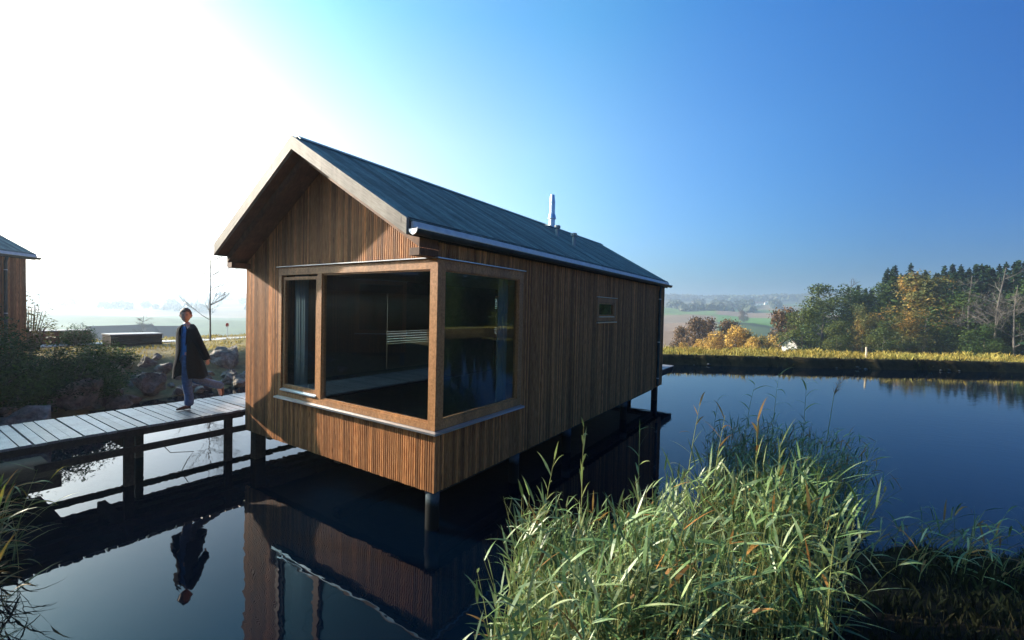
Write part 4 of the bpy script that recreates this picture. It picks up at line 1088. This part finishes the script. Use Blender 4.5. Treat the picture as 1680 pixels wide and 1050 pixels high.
# a feathery seed head on one dark reed
e = empty('reed', (4.0, 3.6, .2), 0, 'dark reed ending in a feathery seed plume', 'reed', 'tall single reeds')
MB().tube([(0, 0, 0), (.03, 0, .8), (.1, 0, 1.55)], [.006, .005, .003], 6).build('stem', M['reed_stem'], e)
pm_ = MB(); rr_ = random.Random(9)
for k in range(70):
    t = rr_.random(); b_ = Vector((.1+.12*t*t, 0, 1.5+.26*t))
    leaf_ribbon(pm_, b_, Vector((rr_.gauss(.4, .5), rr_.gauss(0, .5), .9)), 0, .13*(1.1-t*.6), .005, rr_, 1.6, 3)
pm_.build('plume', M['reed_dry'], e)

# ---------------- the walking man
def skin(name, joints, edges, mat, parent=None, sub=2, root=0, smooth=True):
    me_ = bpy.data.meshes.new(name); me_.from_pydata([j[0] for j in joints], edges, []); me_.update()
    ob = bpy.data.objects.new(name+'_tmp', me_); COL.objects.link(ob)
    ob.modifiers.new('s', 'SKIN')
    if not me_.skin_vertices: raise RuntimeError('no skin layer')
    for i, j in enumerate(joints):
        r_ = j[1]; me_.skin_vertices[0].data[i].radius = r_ if hasattr(r_, '__len__') else (r_, r_)
        me_.skin_vertices[0].data[i].use_root = (i == root)
    if sub: m_ = ob.modifiers.new('u', 'SUBSURF'); m_.levels = sub; m_.render_levels = sub
    dg = bpy.context.evaluated_depsgraph_get(); dg.update()
    nm_ = bpy.data.meshes.new_from_object(ob.evaluated_get(dg)); nm_.name = name
    bpy.data.objects.remove(ob); nm_.materials.clear(); nm_.materials.append(mat)
    nm_.polygons.foreach_set('use_smooth', [True]*len(nm_.polygons))
    o = bpy.data.objects.new(name, nm_); COL.objects.link(o); o.parent = parent
    return o
M['skin'] = plain('skin_tone', (.55, .34, .25), .55, spec=.4)
M['hair'] = plain('light_brown_hair', (.14, .085, .045), .7, nscale=60, nd=.5)
M['coat'] = plain('dark_wool_coat', (.006, .008, .012), .95, 0, .1, nscale=40, nd=.3)
M['shirt'] = plain('blue_shirt', (.03, .20, .48), .8, nscale=14, nd=.25)
M['jeans'] = plain('blue_denim', (.055, .11, .22), .85, nscale=25, nd=.35)
M['shoe'] = plain('brown_leather_shoe', (.06, .022, .012), .45)
M['eye'] = plain('eye_dark', (.02, .015, .01), .3)
man = empty('person', (-5.46, -.60, DZ+.001), math.pi, 'man in an open dark coat, blue shirt and jeans striding along the boardwalk', 'person')
V3 = Vector
# own frame: +y is the walking direction, -x his left (towards the viewer)
J = [(V3((0,0,.95)),(.145,.11)), (V3((0,.01,1.12)),(.135,.10)), (V3((0,.01,1.30)),(.12,.085)), (V3((0,0,1.43)),(.09,.065)), (V3((0,.005,1.51)),.055), (V3((-.01,.02,1.56)),.052), # 0-5 spine, neck
     (V3((-.15,-.02,1.41)),.050), (V3((-.235,-.10,1.16)),.040), (V3((-.25,-.20,.92)),.033),          # 6-8 left arm
     (V3((.15,.0,1.41)),.050), (V3((.21,.01,1.16)),.040), (V3((.215,.03,.93)),.033),             # 9-11 right arm
     (V3((-.095,.01,.88)),.088), (V3((-.09,.04,.50)),.060), (V3((-.085,-.01,.10)),.042),            # 12-14 left leg (standing)
     (V3((.095,-.02,.88)),.088), (V3((.09,-.13,.50)),.060), (V3((.085,-.52,.33)),.042),              # 15-17 right leg (swinging)
     (V3((-.09,.06,.045)),.038), (V3((-.10,.17,.03)),.03), (V3((.085,-.57,.24)),.038), (V3((.085,-.59,.13)),.03)] # feet
E_ = [(0,1),(1,2),(2,3),(3,4),(4,5),(3,6),(6,7),(7,8),(3,9),(9,10),(10,11),(0,12),(12,13),(13,14),(0,15),(15,16),(16,17),(14,18),(18,19),(17,20),(20,21)]
def hand(J, E_, wrist_i, wrist, dr, side):      # palm, four fingers, thumb
    dr = dr.normalized(); lat = side; palm = wrist+dr*.05; b0 = len(J); J.append((palm, (.034, .018))); E_.append((wrist_i, b0))
    curl = dr.cross(lat)
    for k, (o_, L_) in enumerate(((-.03, .062), (-.01, .07), (.01, .066), (.03, .05))):
        a = palm+dr*.035+lat*o_*.8; b_ = a+dr*L_*.5+curl*.008; c_ = b_+dr*L_*.35+curl*.028
        i = len(J); J += [(a, .0095), (b_, .0085), (c_, .007)]; E_ += [(b0, i), (i, i+1), (i+1, i+2)]
    a = wrist+dr*.03-lat*.032; i = len(J); J += [(a, .011), (a+dr*.035-lat*.012+curl*.01, .009)]; E_ += [(b0, i), (i, i+1)]
hand(J, E_, 8, J[8][0], V3((0, -.25, -1)), V3((0, 1, -.2)).normalized())
hand(J, E_, 11, J[11][0], V3((0, .3, -1)), V3((0, 1, .3)).normalized())
body = skin('body', J, E_, M['skin'], man, 2)
# head, turned towards the viewer (his left and a little forward)
import bmesh
def head_mesh():
    bm = bmesh.new(); bmesh.ops.create_uvsphere(bm, u_segments=28, v_segments=20, radius=1)
    for v in bm.verts:
        x, y, z = v.co
        w_ = .076*(1-.20*max(0, -z)**1.5); dy = .095*(1-.12*max(0, -z)); nx = x*w_; ny = y*dy; nz = z*.118
        if y > 0:
            ny = ny*(.93); 
            if z < -.35: ny += .012*math.exp(-((x)/.35)**2)                    # chin
            ny += .026*math.exp(-(x/.16)**2-((z+.08)/.16)**2)                     # nose
            ny -= .010*math.exp(-((abs(x)-.36)/.16)**2-((z-.10)/.12)**2)           # eye sockets
            ny += .006*math.exp(-(x/.6)**2-((z-.26)/.10)**2)                     # brow
            ny += .006*math.exp(-(x/.28)**2-((z+.46)/.05)**2)                     # lips
        v.co = (nx, ny, nz)
    me_ = bpy.data.meshes.new('head'); bm.to_mesh(me_); bm.free(); me_.materials.append(M['skin'])
    me_.polygons.foreach_set('use_smooth', [True]*len(me_.polygons)); return me_
HY = R(62)
head = inst('head', head_mesh(), man, (-.015, .03, 1.665), (R(-4), 0, HY))
def hp(x, y, z): return (x, y, z)
for sx in (-1, 1):
    MB().lathe((sx*.028, .078, .010), ((.0, -.006), (.010, 0), (.0, .006)), 8).build('eye', M['eye'], head)
    MB().tube([(sx*.074, -.012, .02), (sx*.086, -.016, .005), (sx*.078, -.008, -.028)], [.010, .014, .008], 8).build('ear', M['skin'], head, smooth=True)
MB().tube([(-.022, .089, -.054), (0, .094, -.053), (.022, .089, -.054)], [.002, .0045, .002], 6).build('mouth', plain('lips', (.3, .12, .1), .5), head)
for sx in (-1, 1): MB().tube([(sx*.016, .089, .030), (sx*.044, .080, .030)], [.004, .003], 5).build('eyebrow', M['hair'], head)
bm = bmesh.new(); bmesh.ops.create_icosphere(bm, subdivisions=4, radius=1)
for v in bm.verts:
    x, y, z = v.co; k = 1+.05*noise.noise(v.co*4)+.03*noise.noise(v.co*11)
    v.co = (x*.091*k, y*.111*k-.006, z*.136*k)
dl = [v for v in bm.verts if (v.co.y > .045 and v.co.z < .062) or (v.co.z < .012 and v.co.y > -.03) or v.co.z < -.062]
bmesh.ops.delete(bm, geom=dl, context='VERTS')
me_ = bpy.data.meshes.new('hair'); bm.to_mesh(me_); bm.free(); me_.materials.append(M['hair']); me_.polygons.foreach_set('use_smooth', [True]*len(me_.polygons))
inst('hair', me_, head, (0, -.002, .008))
# clothes
Jt = [(V3((0,0,.97)),(.155,.12)), (V3((-.095,.01,.86)),.108), (V3((-.09,.045,.50)),.080), (V3((-.088,.0,.24)),.074), (V3((-.087,-.0,.045)),.080),
      (V3((.095,-.02,.86)),.108), (V3((.09,-.13,.505)),.082), (V3((.087,-.34,.42)),.076), (V3((.085,-.635,.30)),.078), (V3((0,.0,1.03)),(.15,.115))]
skin('trousers', Jt, [(0,1),(1,2),(2,3),(3,4),(0,5),(5,6),(6,7),(7,8),(0,9)], M['jeans'], man, 2)
Js = [(V3((0,.0,.84)),(.15,.12)), (V3((0,.0,.90)),(.168,.134)), (V3((0,.01,1.14)),(.15,.118)), (V3((0,.01,1.30)),(.168,.12)), (V3((0,0,1.43)),(.13,.095)), (V3((-.004,.008,1.505)),.066)]
skin('shirt', Js, [(0,1),(1,2),(2,3),(3,4),(4,5)], M['shirt'], man, 2)
skin('collar', [(V3((-.004,.01,1.49)),.070), (V3((-.006,.012,1.535)),.064)], [(0,1)], M['shirt'], man, 2)
for p in ([(V3((-.087,-.05,.045)),.040), (V3((-.09,.05,.045)),.042), (V3((-.10,.16,.032)),(.036,.026)), (V3((-.105,.205,.026)),(.026,.02)), (V3((-.087,-.01,.10)),.045)],
          [(V3((.085,-.60,.345)),.036), (V3((.085,-.605,.26)),.040), (V3((.085,-.61,.16)),(.036,.028)), (V3((.085,-.60,.11)),(.026,.02)), (V3((.085,-.545,.33)),.044)]):
    skin('shoe', p, [(0,1),(1,2),(2,3),(0,4)], M['shoe'], man, 2)
# coat: an open loft from shoulders to hem, its opening turned to his left front
def coat():
    mb = MB(); op = R(90+38); rings = [ # z, cx, cy, rx, ry, half opening (rad)
        (1.515,0,-.015,.085,.080,.95),(1.478,0,-.01,.165,.108,.62),(1.435,0,0,.228,.135,.42),(1.36,0,0,.25,.15,.34),(1.22,0,0,.243,.155,.30),(1.05,0,-.01,.238,.165,.30),(.90,0,-.02,.228,.195,.32),(.75,0,-.03,.25,.235,.36),(.60,0,-.045,.265,.26,.42),(.555,0,-.05,.27,.265,.45)]
    n = 40
    for off in (0, .014):
        for z, cx_, cy_, rx, ry, ho_ in rings:
            for k in range(n+1):
                t = op+ho_+(2*math.pi-2*ho_)*k/n
                fold = 1+.035*math.sin(t*7+z*3)*sstep(1.2, .6, z)
                mb.v.append((cx_+math.cos(t)*(rx-off)*fold, cy_+math.sin(t)*(ry-off)*fold, z+(.012*math.sin(t*5) if z < .6 else 0)))
    m_ = n+1; q = len(rings)
    for o_ in (0, 1):
        for j in range(q-1):
            for k in range(n):
                a = o_*q*m_+j*m_+k; f = (a, a+1, a+m_+1, a+m_); mb.f.append(f if o_ else f[::-1])
    s_ = q*m_
    for j in range(q-1):
        for k in (0, n):
            a = j*m_+k; mb.f.append((a, a+m_, a+m_+s_, a+s_))
    for j in (0, q-1):
        for k in range(n):
            a = j*m_+k; mb.f.append((a, a+1, a+1+s_, a+s_))
    o = mb.build('coat', M['coat'], man, smooth=True)
    skin('sleeve', [(V3((-.10,-.01,1.45)),.085), (V3((-.185,-.01,1.39)),.095), (V3((-.235,-.09,1.18)),.078), (V3((-.262,-.205,.90)),.064), (V3((-.264,-.21,.875)),.064)], [(0,1),(1,2),(2,3),(3,4)], M['coat'], o, 2)
    skin('sleeve', [(V3((.10,.0,1.45)),.085), (V3((.185,.0,1.39)),.095), (V3((.215,.01,1.18)),.074), (V3((.218,.025,.93)),.062), (V3((.218,.03,.89)),.062)], [(0,1),(1,2),(2,3),(3,4)], M['coat'], o, 2)
    for t0_, sg in ((op-.52, -1), (op+.52, 1)):     # lapels
        p0 = V3((math.cos(op-sg*-.30)*.14, math.sin(op+sg*.30)*.12, 1.50)); p1 = V3((math.cos(op+sg*.62)*.20, math.sin(op+sg*.62)*.150, 1.36)); p2 = V3((math.cos(op+sg*.30)*.222, math.sin(op+sg*.30)*.160, 1.14)); p3 = V3((math.cos(op+sg*.40)*.19, math.sin(op+sg*.40)*.145, 1.42))
        l_ = MB(); nn = V3((math.cos(op), math.sin(op), 0))*.012
        l_.hexa([p0, p1, p2, p3, p0+nn, p1+nn, p2+nn, p3+nn]).build('lapel', M['coat'], o)
coat()
